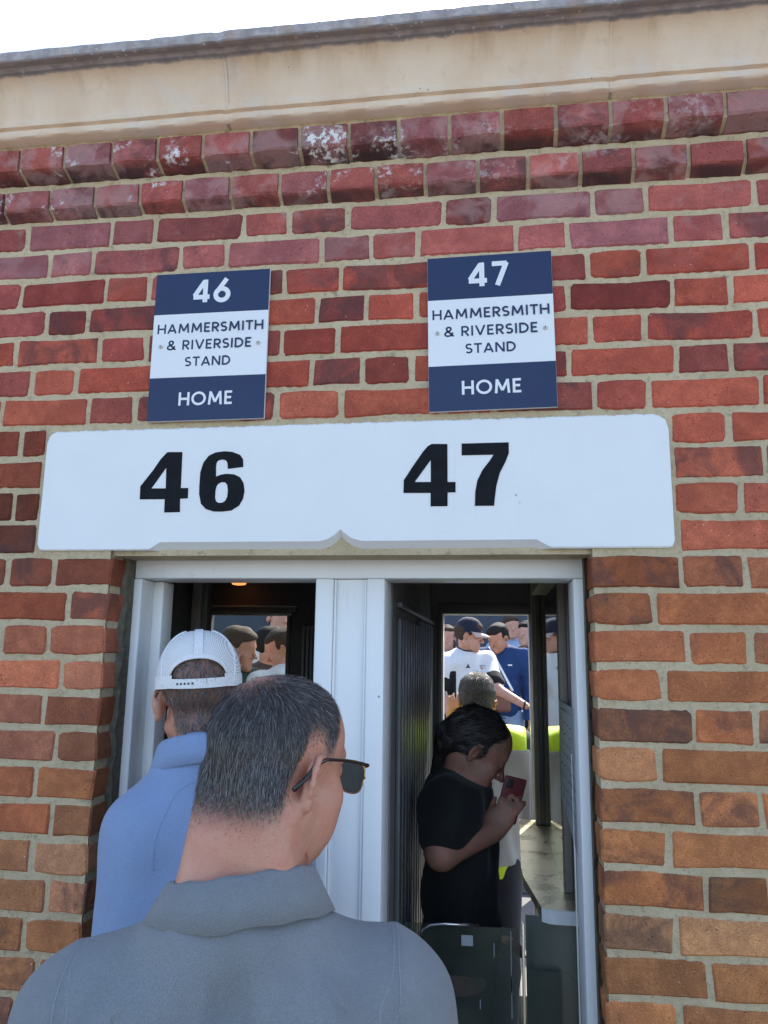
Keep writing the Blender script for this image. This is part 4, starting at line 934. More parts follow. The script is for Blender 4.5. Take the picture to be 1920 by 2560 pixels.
def net_material():
    g = NT('white_trucker_net'); p = g.obj(); t = g.t
    X, Y, Z = g.xyz(p); k = 1150
    a = g.math('ABSOLUTE', g.math('SINE', g.math('MULTIPLY', g.math('ADD', X, g.math('MULTIPLY', Z, .6)), k))); b = g.math('ABSOLUTE', g.math('SINE', g.math('MULTIPLY', g.math('SUBTRACT', Z, g.math('MULTIPLY', X, .6)), k)))
    hole = g.smooth(g.math('MULTIPLY', a, b), .50, .62)
    tr = g.n('BsdfTransparent'); o = [n for n in t.nodes if n.type == 'OUTPUT_MATERIAL'][0]; mx = g.n('MixShader')
    t.links.new(g.math('MULTIPLY', hole, .5), mx.inputs[0]); t.links.new(g.b.outputs[0], mx.inputs[1]); t.links.new(tr.outputs[0], mx.inputs[2]); t.links.new(mx.outputs[0], o.inputs[0])
    g.out((.80, .80, .80), .7); return g.m
M_NET = net_material()
# ================================================================== the man in front: grey polo shirt, greying cropped hair, head turned right
fg = empty('person', (.53, -.63, 0)); tag(fg, 'man in grey polo shirt seen from behind, greying cropped hair, head turned right', 'person')
o0 = np.array((.53, -.63, 0.)); B = eul(12)
def W(x, y, z): return o0+B@np.array((x, y, z))
J = {k: W(*v) for k, v in dict(pelvis=(0, .02, .90), neck=(0, -.01, 1.375), shL=(-.172, -.012, 1.292), shR=(.180, -.005, 1.300), elL=(-.245, -.01, 1.02), elR=(.262, -.01, 1.04), wrL=(-.25, .13, .85), wrR=(.25, .13, .85), hipL=(-.09, .02, .88), hipR=(.09, .02, .88), knL=(-.1, .03, .47), knR=(.1, .03, .47), anL=(-.1, -.02, .08), anR=(.1, -.02, .08)).items()}
hc = np.array((.559, -.588, 1.570)); HR = eul(-29, -9, 2); HS = .952
hfn = comp(head_ops(skull=(.0735, .094, .079), sz=.036))
neckf = comp([('u', rcone(hc+HR@np.array((0, -.028, -.045)), W(.0, .005, 1.36), .0535, .063)), ('u', rcone(hc+HR@np.array((-.034, -.062, -.02)), W(-.045, -.035, 1.40), .026, .036), .03), ('u', rcone(hc+HR@np.array((.034, -.060, -.02)), W(.045, -.035, 1.40), .026, .036), .03),
              ('u', rcone(hc+HR@np.array((.052, -.022, -.06)), W(.05, .05, 1.37), .014, .016), .022), ('u', rcone(W(-.03, -.02, 1.39), W(-.11, -.01, 1.30), .045, .03), .04), ('u', rcone(W(.03, -.02, 1.39), W(.11, -.01, 1.31), .045, .03), .04), ('u', ell(hc+HR@np.array((0.0, .02, -.098)), (.042, .05, .032), HR), .03)])
full = comp([('u', frame(hfn, hc, HR, HS)), ('u', neckf, .022)])
crease = [rcone(W(-.04, -.075, 1.475), W(.04, -.078, 1.468), .0012, .0012), rcone(W(.02, -.072, 1.452), W(.075, -.045, 1.437), .0014, .0014), rcone(hc+HR@np.array((.064, -.03, -.055)), hc+HR@np.array((.050, .03, -.118)), .0016, .0016)]
full = comp([('u', full)]+[('s', c, .006) for c in crease])
def hm(V):
    q = (V-hc.astype(f32))@HR.astype(f32); t = hairmask(q, .04); b = np.linalg.norm((q-A3((-.012, -.058, .105)))*A3((1, .8, .8)), axis=1); return t*(1-.75*np.clip(1-b/.046, 0, 1))*.93
body = nets(full, (.40, -.78, 1.33), (.70, -.44, 1.71), .0026, M_SKIN, 'body', fg, {'hair': hm})
hv = np.zeros(len(body.data.vertices)*3, f32); hn = hv.copy(); body.data.vertices.foreach_get('co', hv); body.data.vertices.foreach_get('normal', hn); hv = hv.reshape(-1, 3); hn = hn.reshape(-1, 3)
torso, arms, legs, R_, fw_, up_ = body_parts(dict(J, neck=J['neck']-np.array((0, 0, .04)), shL=J['shL']*.9+J['shR']*.1-np.array((0, 0, .02)), shR=J['shR']*.9+J['shL']*.1-np.array((0, 0, .02))), .88); ops = torso+arms['L']+arms['R']+legs
for q in 'LR': d = J['wr'+q]-J['el'+q]; ops = ops+hand_ops(J['wr'+q], d, np.cross(d, fw_)*(1 if q == 'L' else -1), 1 if q == 'R' else -1, .4)
low = nets(comp(ops), (.16, -.85, -.02), (.90, -.30, 1.40), .011, M_SKIN, 'torso', fg, {'hair': lambda V: V[:, 0]*0}); join_into(body, [low])
# hair
HL, HN = (hv-hc)@HR, hn@HR; msk = np.maximum(hairmask(HL/HS, .05), .22*hairmask(HL/HS+np.array((0, 0, .022)), .05))
pick = rng.choice(len(hv), 62000, p=(msk*(.30+.70*np.clip((HL[:, 2]+.06)/.05, 0, 1)))/(msk*(.30+.70*np.clip((HL[:, 2]+.06)/.05, 0, 1))).sum())
P, N, L = hv[pick].astype(float), hn[pick].astype(float), HL[pick].astype(float)
P = P+rng.normal(0, .0014, P.shape); crown = np.array((-.012, -.058, .105)); D = L-crown; D /= np.linalg.norm(D, axis=1)[:, None]+1e-6
topw = np.clip((L[:, 2]-.045)/.05, 0, 1)[:, None]; D = D*(1-.45*topw)+np.array((.35, .9, .1))*.75*topw*(L[:, 1:2] > -.05)+np.array((0, -.25, -.75))*(1-topw); D = D@HR.T
bd = np.linalg.norm((L-crown)*np.array((1, .8, .8)), axis=1); bald = np.clip((1-bd/.052)*1.3, 0, 1)
zl = np.interp(L[:, 1], HAIRLINE[:, 0], HAIRLINE[:, 1]); rise = np.clip((L[:, 2]-zl)/.075, 0, 1)
Ls = (.0028+.0112*rise**1.5)*rng.uniform(.6, 1.25, len(P))*(1-.6*bald); Ls *= 1+.45*np.clip((L[:, 1]-.03)/.04, 0, 1)*(L[:, 2] > .07)
front = np.clip((L[:, 1]+.01)/.05, 0, 1); low_ = np.clip(1-(L[:, 2]-.0)/.075, 0, 1)
gp = .17+.50*low_*front+.18*low_+.40*np.clip((L[:, 1]-.035)/.03, 0, 1)
tone = np.clip(np.where(rng.random(len(P)) < gp, rng.uniform(.45, 1.0, len(P)), rng.uniform(0, .22, len(P))), 0, 1)
keep = rng.random(len(P)) > .82*bald; lowh = np.clip((zl+.006-L[:, 2])/.012, 0, 1); tone = tone*(1-lowh)+.30*lowh
strands('hair', fg, P[keep], N[keep], D[keep], Ls[keep], (rng.uniform(.00022, .00036, len(P))*(1-.45*lowh))[keep], tone[keep], M_HAIR, .24, .8, .17)
# shirt
M_POLO = cloth_material('grey_cotton_polo', (.205, .222, .238), .10, 1300, .9, .55, .15); M_POLOSEAM = cloth_material('faded_polo_seam', (.27, .29, .31), .1, 1300, .9, .4, .1)
sh = [('u', ell(W(0, .0, 1.19), (.182, .118, .19), B)), ('u', ell(W(0, .02, .97), (.175, .13, .23), B), .06), ('u', rcone(J['shL'], J['shR'], .057, .057), .05), ('u', rcone(W(-.02, -.012, 1.372), W(-.150, -.010, 1.312), .047, .05), .05), ('u', rcone(W(.02, -.012, 1.372), W(.155, -.008, 1.316), .047, .05), .05),
      ('u', ell(W(0, -.040, 1.385), (.085, .048, .042), B), .04), ('u', ell(W(-.09, -.085, 1.24), (.07, .035, .10), B), .05), ('u', ell(W(.09, -.085, 1.24), (.07, .035, .10), B), .05)]
for q, sg in (('L', -1), ('R', 1)): sh.append(('u', rcone(J['sh'+q], J['el'+q]*.82+J['sh'+q]*.18, .061, .064), .03))
base = off(comp(sh), .011)
CRS = [((-.16, 1.30), (-.05, 1.21), .010, .0042), ((-.165, 1.27), (-.06, 1.15), .009, .0038), ((.165, 1.30), (.06, 1.20), .010, .0042), ((.17, 1.26), (.07, 1.13), .009, .0036), ((-.02, 1.38), (-.04, 1.10), .012, .0028), ((.03, 1.37), (.05, 1.08), .013, .0030), ((-.10, 1.36), (-.14, 1.31), .007, .0034), ((.10, 1.375), (.145, 1.325), .007, .0034), ((-.09, 1.28), (-.02, 1.25), .007, -.0024), ((.10, 1.27), (.03, 1.235), .007, -.0026), ((-.22, 1.30), (-.205, 1.20), .006, .0036), ((.225, 1.31), (.21, 1.18), .006, .0036), ((-.235, 1.26), (-.195, 1.16), .006, -.003), ((.24, 1.25), (.20, 1.15), .006, -.003), ((-.12, 1.20), (-.03, 1.12), .011, .003), ((.13, 1.18), (.04, 1.10), .011, .003)]
def drape(P):
    q = (P-o0.astype(f32))@B.astype(f32); x, z = q[:, 0], q[:, 2]
    t = .0034*np.sin(x*34+3*np.sin(z*9))*np.clip((1.36-z)*5, 0, 1)+.0024*np.sin((x*.8+z*.6)*52+2*np.sin(x*17))+.0012*np.sin((x*-.9+z*.5)*61+1.1)
    a = np.abs(x)-.176; t = t-.0035*np.exp(-(a/.007)**2)*np.clip((1.39-z)*12, 0, 1)+.0022*np.exp(-((a-.013)/.008)**2)+.003*np.exp(-((np.abs(x)-.15+.25*(1.33-z))/.012)**2)*np.clip((1.33-z)*10, 0, 1)
    for (x0, z0), (x1, z1), wd, am in [(a_, b_, c_*.85, d_*1.75) for a_, b_, c_, d_ in CRS]:
        dx, dz = x1-x0, z1-z0; u_ = np.clip(((x-x0)*dx+(z-z0)*dz)/(dx*dx+dz*dz), 0, 1); s_ = (x-x0-u_*dx)*dz-(z-z0-u_*dz)*dx; d2 = (x-x0-u_*dx)**2+(z-z0-u_*dz)**2
        t = t+am*np.sin(3.14*np.clip(u_*.9+.05, 0, 1))*np.exp(-d2/wd**2)*(1+.8*np.sign(s_)*np.sqrt(d2)/wd)*(q[:, 1] < .05)
    return base(P)-t
shirtf = comp([('u', drape), ('i', halfsp(W(0, 0, .82), (0, 0, -1)), .004), ('i', halfsp(W(0, -.02, 1.432), (0, .10, 1)), .006)])
shirt = nets(shirtf, (.18, -.84, .80), (.90, -.42, 1.47), .0052, M_POLO, 'shirt', fg)
for sg in (-1, 1):      # twin stitched armhole seams and the shoulder seam
    for da in (0, .008):
        pts = [W(sg*(.172+da+.010*math.cos(t)), -.10*math.sin(t), 1.325+.075*math.cos(t)) for t in np.linspace(-.25, 2.3, 36)]; Pp, Np = project(drape, np.array(pts)); tube_o('stitched_seam', [tuple(p-n*.0004) for p, n in zip(Pp, Np)], .0008, M_POLOSEAM, shirt, 6)
    pts = [W(sg*(.085+.09*t), .012, 1.42-.04*t) for t in np.linspace(0, 1, 20)]; Pp, Np = project(drape, np.array(pts)); tube_o('stitched_seam', [tuple(p) for p in Pp], .0008, M_POLOSEAM, shirt, 6)
for i in range(6):      # small puckered darn in the middle of the back
    x = .012+(i-2.5)*.0045; pts = [W(x+.0015*math.sin(t*2)*(1 if i > 2 else -1), -.16, 1.222+t*.006*(1-.12*abs(i-2.5))) for t in np.linspace(-1, 1, 8)]; Pp, Np = project(drape, np.array(pts)); tube_o('darn', [tuple(p+n*.0003) for p, n in zip(Pp, Np)], .0008, M_POLO, shirt, 6)
# fold-over collar
q = MB(); n = 90; prof_n = 7; v = []
for i in range(n+1):
    th = math.radians(-150+300*i/n); cs = math.cos(th); fr_ = .5-.5*cs      # 0 back .. 1 front
    zt = 1.463-.012*fr_-.03*fr_*fr_+.010*math.sin(th)+.0015*math.sin(th*3+1); zb = 1.414-.002*fr_-.045*fr_**2+.007*math.sin(th)+.0022*math.sin(th*4)+.0006*math.sin(th*7)
    for k, (t, rr) in enumerate(((0, .0), (.55, .002), (.95, .003), (1.0, .0050), (.94, .0085), (.5, .0205), (0, .0335+.0006*math.sin(th*5)))):
        base_z = 1.398 if k < 3 else zb; z = base_z+(zt-base_z)*t; rx, ry = .0785+rr, .064+rr*.85
        p = W(rx*math.sin(th), -ry*cs-.006-.02*(z-1.42), z+.0012*math.sin(th*11+k)); v.append(tuple(p))
q.add(v, [(i*7+k, i*7+k+1, (i+1)*7+k+1, (i+1)*7+k) for i in range(n) for k in range(6)]); co = q.build('collar', M_POLO, shirt, True)
md = co.modifiers.new('thick', 'SOLIDIFY'); md.thickness = .0022; md.offset = 0
tube_o('collar_stitching', [tuple(Vector(v[i*7+6])*.86+Vector(v[i*7+5])*.14) for i in range(n+1)], .0010, M_POLOSEAM, shirt, 6)
M_TROU = cloth_material('dark_trousers', (.05, .055, .07))
def trousers(J, at, R_, up_, parent, m, h=.012):
    tf = off(comp([('u', ell(J['pelvis'], (.155, .112, .12), R_))]+[x for i, x in enumerate(body_parts(J)[2]) if i % 3 < 2]), .014); tf = comp([('u', tf), ('i', halfsp(J['pelvis']+up_*.02, up_), .004), ('i', halfsp((0, 0, at+.09), (0, 0, -1)), .004)])
    pts = np.array([J[k] for k in ('pelvis', 'hipL', 'hipR', 'knL', 'knR', 'anL', 'anR')]); lo, hi = pts.min(0)-.2, pts.max(0)+.2; nets(tf, lo, hi, h, m, 'trousers', parent)
trousers(J, 0, R_, up_, fg, M_TROU)
# sunglasses
sg_ = empty('sunglasses', tuple(hc)); tag(sg_, 'dark green sunglasses with thin gold rims worn by the man in grey', 'sunglasses')
M_TEMPLE = simple('dark_tortoise_acetate', (.018, .014, .013), .2, .4, 90); M_GOLD = simple('gold_wire', (.75, .55, .28), .25, .1, 40, .02, 50, .0002, 1.0)
g = NT('green_lens'); g.out((.012, .030, .018), .06, None, Specular_IOR_Level=.6, Alpha=.93); M_LENS = g.m
LH = lambda p: tuple(hc+HR@np.array(p))
for s in (-1, 1):
    q = MB(); pl = [(.0795*s, -.052, -.022, .0030), (.0815*s, -.036, -.008, .0030), (.0825*s, -.020, .010, .0026), (.0835*s, -.004, .016, .0022), (.0825*s, .035, .017, .0020), (.077*s, .072, .015, .0021), (.0725*s, .092, .013, .0025)]
    q.tube([LH(p[:3]) for p in pl], [p[3] for p in pl], 10); q.build('temple', M_TEMPLE, sg_, True)
    v = [LH((.0365*s, .1085, -.006))]; ring = []
    for i in range(28):
        a = 2*math.pi*i/28; x = abs(math.cos(a))**.75*math.copysign(1, math.cos(a))*.0285; z = abs(math.sin(a))**.8*math.copysign(1, math.sin(a))*.0205; z = z*(1 if z > 0 else 1.05)
        x2 = .0365+x*(1-.10*(z < 0)); ring.append(LH((x2*s, .111-.19*max(0, x2-.015)**1.0*.9-2.2*max(0, x2-.03)**2, z-.005)))
    q = MB(); q.add(v+ring, [(0, 1+i, 1+(i+1) % 28) for i in range(28)]); q.build('lens', M_LENS, sg_, True)
    tube_o('rim', ring+[ring[0]], .0011, M_GOLD, sg_, 8)
    tube_o('hinge', [LH((.0655*s, .098, .011)), LH((.0725*s, .0935, .013))], .0024, M_GOLD, sg_, 8)
tube_o('bridge', [LH((-.010, .110, .004)), LH((0, .115, .009)), LH((.010, .110, .004))], .0011, M_GOLD, sg_, 8)
# ================================================================== man in the white mesh-back cap and blue shirt at doorway 46
M_BLUE = cloth_material('blue_cotton_polo', (.235, .32, .50), .06, 1400, .9, .35, .12)
at = (.28, -.12, 0); o1 = np.array((.285, -.125, 0.)); B1 = eul(33)
def W1(x, y, z): return o1+B1@np.array((x, y, z))
J1 = dict(pelvis=W1(0, -.02, .93), neck=np.array((.262, -.052, 1.492)), shL=np.array((.183, -.138, 1.372)), shR=np.array((.392, .04, 1.405)), elL=np.array((.180, -.165, 1.10)), wrL=np.array((.22, -.02, .98)), elR=np.array((.425, .02, 1.13)), wrR=np.array((.33, .12, 1.03)), hipL=W1(-.09, 0, .9), hipR=W1(.09, 0, .9), knL=W1(-.1, .03, .48), knR=W1(.1, .03, .48), anL=W1(-.1, -.02, .08), anR=W1(.1, -.02, .08), head=np.array((.219, .004, 1.616)))
HR1 = eul(20, -3, -3)
p1, Jx, so1, _, (lo1, hi1) = person('person', 'man in light blue shirt and white mesh cap leaning into doorway 46', at, 33, 1.0, .0055, headrot=(-13, -3, -3), skin=M_SKIN, shirt=M_BLUE, trous=(.07, .075, .09), J={k: v-np.array(at) for k, v in J1.items()}, grp=None, sleeve=.72, fold=.005)
bb = [c for c in p1.children if c.name.startswith('body')][0]; sho = [c for c in p1.children if c.name.startswith('shirt')][0]
V = np.zeros(len(bb.data.vertices)*3, f32); Nn = V.copy(); bb.data.vertices.foreach_get('co', V); bb.data.vertices.foreach_get('normal', Nn); V = V.reshape(-1, 3); Nn = Nn.reshape(-1, 3)
q1 = (V-J1['head'])@HR1; mk = hairmask(q1, .02)*(np.abs(q1).max(1) < .16); at_ = bb.data.attributes.new('hair', 'FLOAT', 'POINT'); at_.data.foreach_set('value', (mk*.75).astype(f32))
pk = rng.choice(len(V), 9000, p=mk/mk.sum()); Lq = q1[pk]; Dn = np.tile(HR1@np.array((0, -.3, -1)), (len(pk), 1))
strands('hair', p1, V[pk].astype(float)+rng.normal(0, .002, (len(pk), 3)), Nn[pk].astype(float), Dn, .011*rng.uniform(.6, 1.2, len(pk)), rng.uniform(.0004, .0006, len(pk)), np.clip(rng.normal(.25, .2, len(pk)), 0, 1), M_HAIR, .25, .6, .3)
c_ = J1['neck']; v = []; n = 70; q = MB()
for i in range(n+1):
    th = math.radians(-155+310*i/n); cs = math.cos(th); fr_ = .5-.5*cs; zt = .052-.050*fr_; zb = .000-.075*fr_
    for k, (t, rr) in enumerate(((0, 0), (.55, .004), (.93, .006), (1.0, .010), (.9, .0145), (.5, .021), (0, .030))):
        z = (-.03 if k < 3 else zb); z = z+(zt-z)*t; v.append(tuple(c_+B1@np.array(((.080+rr)*math.sin(th), -(.074+rr)*cs+.008, z+.014))))
q.add(v, [(i*7+k, i*7+k+1, (i+1)*7+k+1, (i+1)*7+k) for i in range(n) for k in range(6)]); co = q.build('collar', M_BLUE, sho, True); md = co.modifiers.new('thick', 'SOLIDIFY'); md.thickness = .002; md.offset = 0
for da in (0,):
    pts = [J1['shL']+np.array((.055+.01*math.cos(t), -.07*math.sin(t)-.01, .07*math.cos(t))) for t in np.linspace(-.9, 2.2, 30)]; Pp, Np = project(so1, np.array(pts)); tube_o('stitched_seam', [tuple(p) for p in Pp], .0009, M_BLUE, sho, 6)
    pts = [J1['shL']*.335+J1['elL']*.665+np.array((.066*math.cos(t), .066*math.sin(t), 0)) for t in np.linspace(2.2, 6.0, 30)]; Pp, Np = project(so1, np.array(pts)); tube_o('sleeve_hem', [tuple(p) for p in Pp], .0011, M_BLUE, sho, 6)
cap1 = empty('trucker_cap', tuple(J1['head']+np.array((0, 0, .02)))); tag(cap1, 'white mesh trucker cap with snap strap on the man in blue', 'cap')
cap(cap1, J1['head'], eul(20, -3, -3), 1.0, M_CAPNAVY, M_NET, True, M_CAPNAVY)
# ================================================================== woman in black inside doorway 47, looking down at her phone
M_BLACK = cloth_material('black_jersey', (.012, .013, .013), .1, 900, .8)
aw = (.73, .64, 0.); J2 = joints(-88, .93); J2 = {k: v+np.array(aw) for k, v in J2.items()}
J2.update(neck=np.array((.748, .605, 1.350)), shR=np.array((.722, .515, 1.312)), shL=np.array((.730, .72, 1.315)), pelvis=np.array((.735, .64, .88)), elR=np.array((.705, .455, 1.222)), wrR=np.array((.838, .535, 1.262)), elL=np.array((.745, .76, 1.08)), wrL=np.array((.79, .66, .95)), head=np.array((.797, .60, 1.458)))
def hands2(J, R): return hand_ops(J['wrR'], (.50, .05, .80), (.25, .80, .05), -1, .55, .9, .86)+hand_ops(J['wrL'], (.8, -.1, .1), (0, 0, -1), 1, .4, .6, .86)
p2, *_ = person('person', 'woman with dark tied hair in black top bending over a red phone', aw, -88, .93, .0062, True, skin_material('skin_shaded', (.27, .15, .105)), None, M_BLACK, (.02, .02, .022), (6, -34, 0), hands=hands2, J={k: v-np.array(aw) for k, v in J2.items()}, grp=None, sleeve=.5, fat=.74, hd=.92)  # skin colour darkened to imitate the shade inside the lane
HR2 = eul(-82, -34, 0); hh_ = comp([('u', ell((0, -.024, .040), (.083, .103, .090))), ('u', ell((0, -.085, -.02), (.050, .045, .060)), .04), ('u', rcone((.0, -.112, -.015), tuple(np.array((.0, -.112, -.015))+HR2.T@np.array((-.035, 0, -.12))), .030, .017), .02), ('s', ell((0, .100, -.030), (.080, .066, .105)), .012), ('s', ell((.085, .0, -.035), (.03, .026, .04)), .008), ('s', ell((-.085, .0, -.035), (.03, .026, .04)), .008)])
HF2 = frame(folds(hh_, .003, 60, 9), J2['head'], HR2, .86); nets(HF2, J2['head']-.26, J2['head']+.2, .005, M_HAIRDARK, 'hair', p2)
fuzz('loose_hair', p2, HF2, J2['head'], HR2, 7000, (0, -.09, -.01), .03, .03, 5, .12, .06)
tube_o('earring', [tuple(J2['head']+HR2@np.array(p)*.93) for p in ((.0835, -.012, -.044), (.085, -.010, -.050), (.0835, -.008, -.046))], .0022, M_GOLD, p2)
ph = empty('phone', (.884, .548, 1.32)); tag(ph, 'smartphone in red case held up by the woman in black', 'phone')
PR = eul(18, 8, 14); M_PHONE = simple('shaded_red_phone_case', (.14, .022, .026), .5, .1, 60)  # red of the case darkened to imitate the shade inside
def pbox(name, c, h_, m, b=.003):
    q = MB(); q.box((c[0]-h_[0], c[1]-h_[1], c[2]-h_[2]), (c[0]+h_[0], c[1]+h_[1], c[2]+h_[2])); q.v = [tuple(np.array((.884, .556, 1.345))+PR@np.array(p)) for p in q.v]; return q.build(name, m, ph, bevel=b)
pbox('case', (0, 0, -.008), (.031, .0045, .060), M_PHONE, .004); pbox('screen', (0, .0049, -.008), (.028, .0004, .056), M_SCREWHOLE, 0); pbox('camera_bump', (-.015, -.0055, .034), (.010, .0012, .012), M_SCREWHOLE, .001)
# ================================================================== steward in a yellow vest just outside the far exit
M_HIVIS = simple('fluorescent_yellow_vest', (.62, .86, .03), .6, .08, 30, .3, 200, .001); M_VESTGREY = simple('grey_vest_cloth', (.36, .37, .38), .5, .1, 40, .2, 300, .0008)
as_ = (.775, 1.80, 0.); J3 = joints(0, .93, elL=(-.22, .10, 1.26), wrL=(-.115, .14, 1.515), elR=(.24, .04, 1.15), wrR=(.20, .20, 1.0))
def hands3(J, R): return hand_ops(J['wrL'], (.08, .1, .95), (0, 1, 0), 1, .22, .3)+hand_ops(J['wrR'], (-.1, .7, .1), (0, 0, -1), 1, .4)
p3, J3w, so3, _, (lo3, hi3) = person('person', 'grey haired steward in yellow vest facing away at the far exit', as_, 0, .93, .008, False, M_SKIN3, M_HAIRGREY, (.05, .055, .07), (.03, .035, .05), (4, -4, 0), hands=hands3, J=J3, grp=None, longsl=True)
HR3 = eul(4, -4, 0); fuzz('cropped_hair', p3, frame(comp([('u', ell((0, -.022, .040), (.084, .103, .091))), ('u', ell((0, -.065, -.03), (.062, .045, .045)), .03)]), J3w['head'], HR3, .93), J3w['head'], HR3, 5000, (0, -.05, -.2), .014, .35, 6, .35, .35, lambda q: (q[:, 2] > -.05) & (q[:, 1] < .05))
vest = overlay(so3, boxs(J3w['pelvis']+np.array((0, 0, .30)), (.205, .3, .36)), .007, M_HIVIS, 'vest', p3, lo3, hi3, .008)
overlay(so3, boxs(J3w['pelvis']+np.array((0, 0, .215)), (.22, .3, .225)), .010, M_VESTGREY, 'grey_panel', vest, lo3, hi3, .008)  # lower part of the vest is grey
# ================================================================== the crowd beyond
M_WHITESHIRT = cloth_material('white_football_shirt', (.80, .80, .81), .03, 700, .7); M_BLKTRIM = cloth_material('black_trim', (.015, .015, .017)); M_REDTRIM = simple('red_trim', (.6, .03, .03), .7)
def on_cloth(so_, pts, root, name, m, out=.003):
    """small print lying on the shirt: pts is a list of polygons in (across, up) metres about a chest point"""
a4 = (.66, 4.62, .20); J4 = joints(-150, 1.02)
J4.update(elL=np.array((.895, 4.50, 1.455))-a4, wrL=np.array((1.10, 4.36, 1.345))-a4, elR=np.array((.44, 4.50, 1.45))-a4, wrR=np.array((.53, 4.36, 1.27))-a4, shL=J4['shL']+np.array((.0, 0, .015)))
def hands4(J, R): return hand_ops(J['wrL'], (.85, -.2, -.25), (0, 0, -1), -1, .45)+hand_ops(J['wrR'], (.5, -.3, -.6), (.6, .3, -.3), 1, .4)
p4, J4w, so4, HR4, (lo4, hi4) = person('person', 'man in white football shirt and navy cap in profile beyond doorway 47', a4, -150, 1.02, .0075, False, M_SKIN2, M_HAIRBR, M_WHITESHIRT, (.03, .035, .06), (52, -9, 0), hands=hands4, J=J4)
sho4 = [c for c in p4.children if c.name.startswith('shirt')][0]; B4 = eul(-150)
overlay(so4, ell(J4w['neck']+np.array((0, 0, .035)), (.088, .088, .05)), .005, M_BLKTRIM, 'collar', sho4, lo4, hi4, .0075)
for s in 'LR':
    e = J4w['sh'+s]+(J4w['el'+s]-J4w['sh'+s])*.66; overlay(so4, halfsp(e, -(J4w['el'+s]-J4w['sh'+s])) if False else comp([('u', ell(e, (.09, .09, .09))), ('i', halfsp(e-(J4w['el'+s]-J4w['sh'+s])*.10, -(J4w['el'+s]-J4w['sh'+s])), .002)]), .004, M_BLKTRIM, 'sleeve_trim', sho4, lo4, hi4, .0075)
    sg = -1 if s == 'L' else 1; overlay(so4, boxs(J4w['pelvis']+B4@np.array((.165*sg, .02, .22)), (.03, .05, .24), B4), .004, M_BLKTRIM, 'side_panel', sho4, lo4, hi4, .0075)
def print_on(so_, base_pt, yawd, polys, m, name, parent, lift=.004):
    Rm = eul(yawd); Pp, Np = project(so_, np.array([base_pt])); c = Pp[0]+Rm@np.array((0, lift, 0)); q = MB()
    for i, pl in enumerate(polys):
        vs = [tuple(c+Rm@np.array((-x, lift*.0+.0002*i, z))) for x, z in pl]; vb = [tuple(np.array(t)-Rm@np.array((0, .002, 0))) for t in vs]; n = len(pl)
        q.add(vs+vb, [tuple(range(n-1, -1, -1)), tuple(range(n, 2*n))]+[(k, (k+1) % n, n+(k+1) % n, n+k) for k in range(n)])
    return q.build(name, m, parent)
bars = [[(-.022, -.015), (-.013, -.015), (-.018, -.006), (-.0225, -.009)], [(-.009, -.015), (.001, -.015), (-.0095, .005), (-.015, .001)], [(.005, -.015), (.015, -.015), (-.002, .0155), (-.008, .0115)]]
chest = lambda x, z: J4w['pelvis']+B4@np.array((x, .13, z))
print_on(so4, chest(.045, .455), -150, bars, M_BLKTRIM, 'three_bar_logo', sho4, .005)
shield = [(-.021, .028), (.021, .028), (.021, -.006), (.012, -.024), (0, -.034), (-.012, -.024), (-.021, -.006)]
cr_ = print_on(so4, chest(-.075, .455), -150, [shield], M_BLKTRIM, 'crest', sho4, .005)
print_on(so4, chest(-.075, .455), -150, [[(x*.86, z*.86) for x, z in shield]], M_WHITESHIRT, 'crest_field', sho4, .006)
print_on(so4, chest(-.075, .455), -150, [[(-.010, .022), (-.002, .022), (-.002, -.024), (-.010, -.015)], [(.003, .010), (.012, .010), (.012, .004), (.003, .004)]], M_REDTRIM, 'crest_letters', sho4, .0072)
cap4 = empty('baseball_cap', tuple(J4w['head'])); tag(cap4, 'navy baseball cap with pale peak on the man in white football shirt', 'cap')
cap(cap4, J4w['head'], HR4, 1.03, M_CAPNAVY, M_CAPNAVY, False, cloth_material('peach_peak', (.55, .42, .36)))
tube_o('wristwatch', [tuple(J4w['wrL']+np.array((-.012, .006, .004))+.031*np.array((.25*math.sin(a), math.cos(a), math.sin(a)))) for a in np.linspace(0, 6.28, 20)], .007, M_BLKTRIM, p4)
# man in denim jacket with strap and bag
J5 = joints(172, 1.05); J5.update(head=J5['head']+np.array((-.035, -.045, -.045)))
p5, J5w, so5, _, _ = person('person', 'man in dark blue denim jacket with pale bag strap behind the football shirt', (.955, 5.65, .20), 172, 1.05, .010, False, M_SKIN3, M_HAIRDARK, (.018, .052, .16), (.26, .37, .56), (-30, -24, 0), J=J5, longsl=True)
Pp = np.array([J5w['neck']*(1-t)+(J5w['pelvis']+np.array((.10, -.15, .18)))*t+np.array((-.10*(1-t)-.02, -.135*min(1, t*4+.35), .02)) for t in np.linspace(0, 1, 24)]); tube_o('bag_strap', [tuple(p) for p in Pp], .011, M_SWHITE, p5, 6)
Pp, Np = project(so5, np.array([J5w['pelvis']+np.array((.07, -.2, .42))])); pk_ = MB(); c = Pp[0]; pk_.box((c[0]-.02, c[1]-.006, c[2]-.006), (c[0]+.02, c[1]+.004, c[2]+.006)); pk_.build('pocket_tab', M_SWHITE, p5)
bag = empty('shoulder_bag', (.89, 5.45, 1.2)); tag(bag, 'brown leather bag at the waist of the man in denim', 'bag')
q = MB(); q.box((.80, 5.39, 1.22), (1.02, 5.50, 1.43)); q.build('pouch', simple('brown_leather', (.16, .07, .05), .5, .2, 30, .3, 90), bag, bevel=.03, seg=4)
q = MB(); q.box((.805, 5.382, 1.345), (1.015, 5.389, 1.427)); q.build('flap', simple('brown_leather_flap', (.19, .085, .06), .5, .2, 30, .3, 90), bag, bevel=.003)
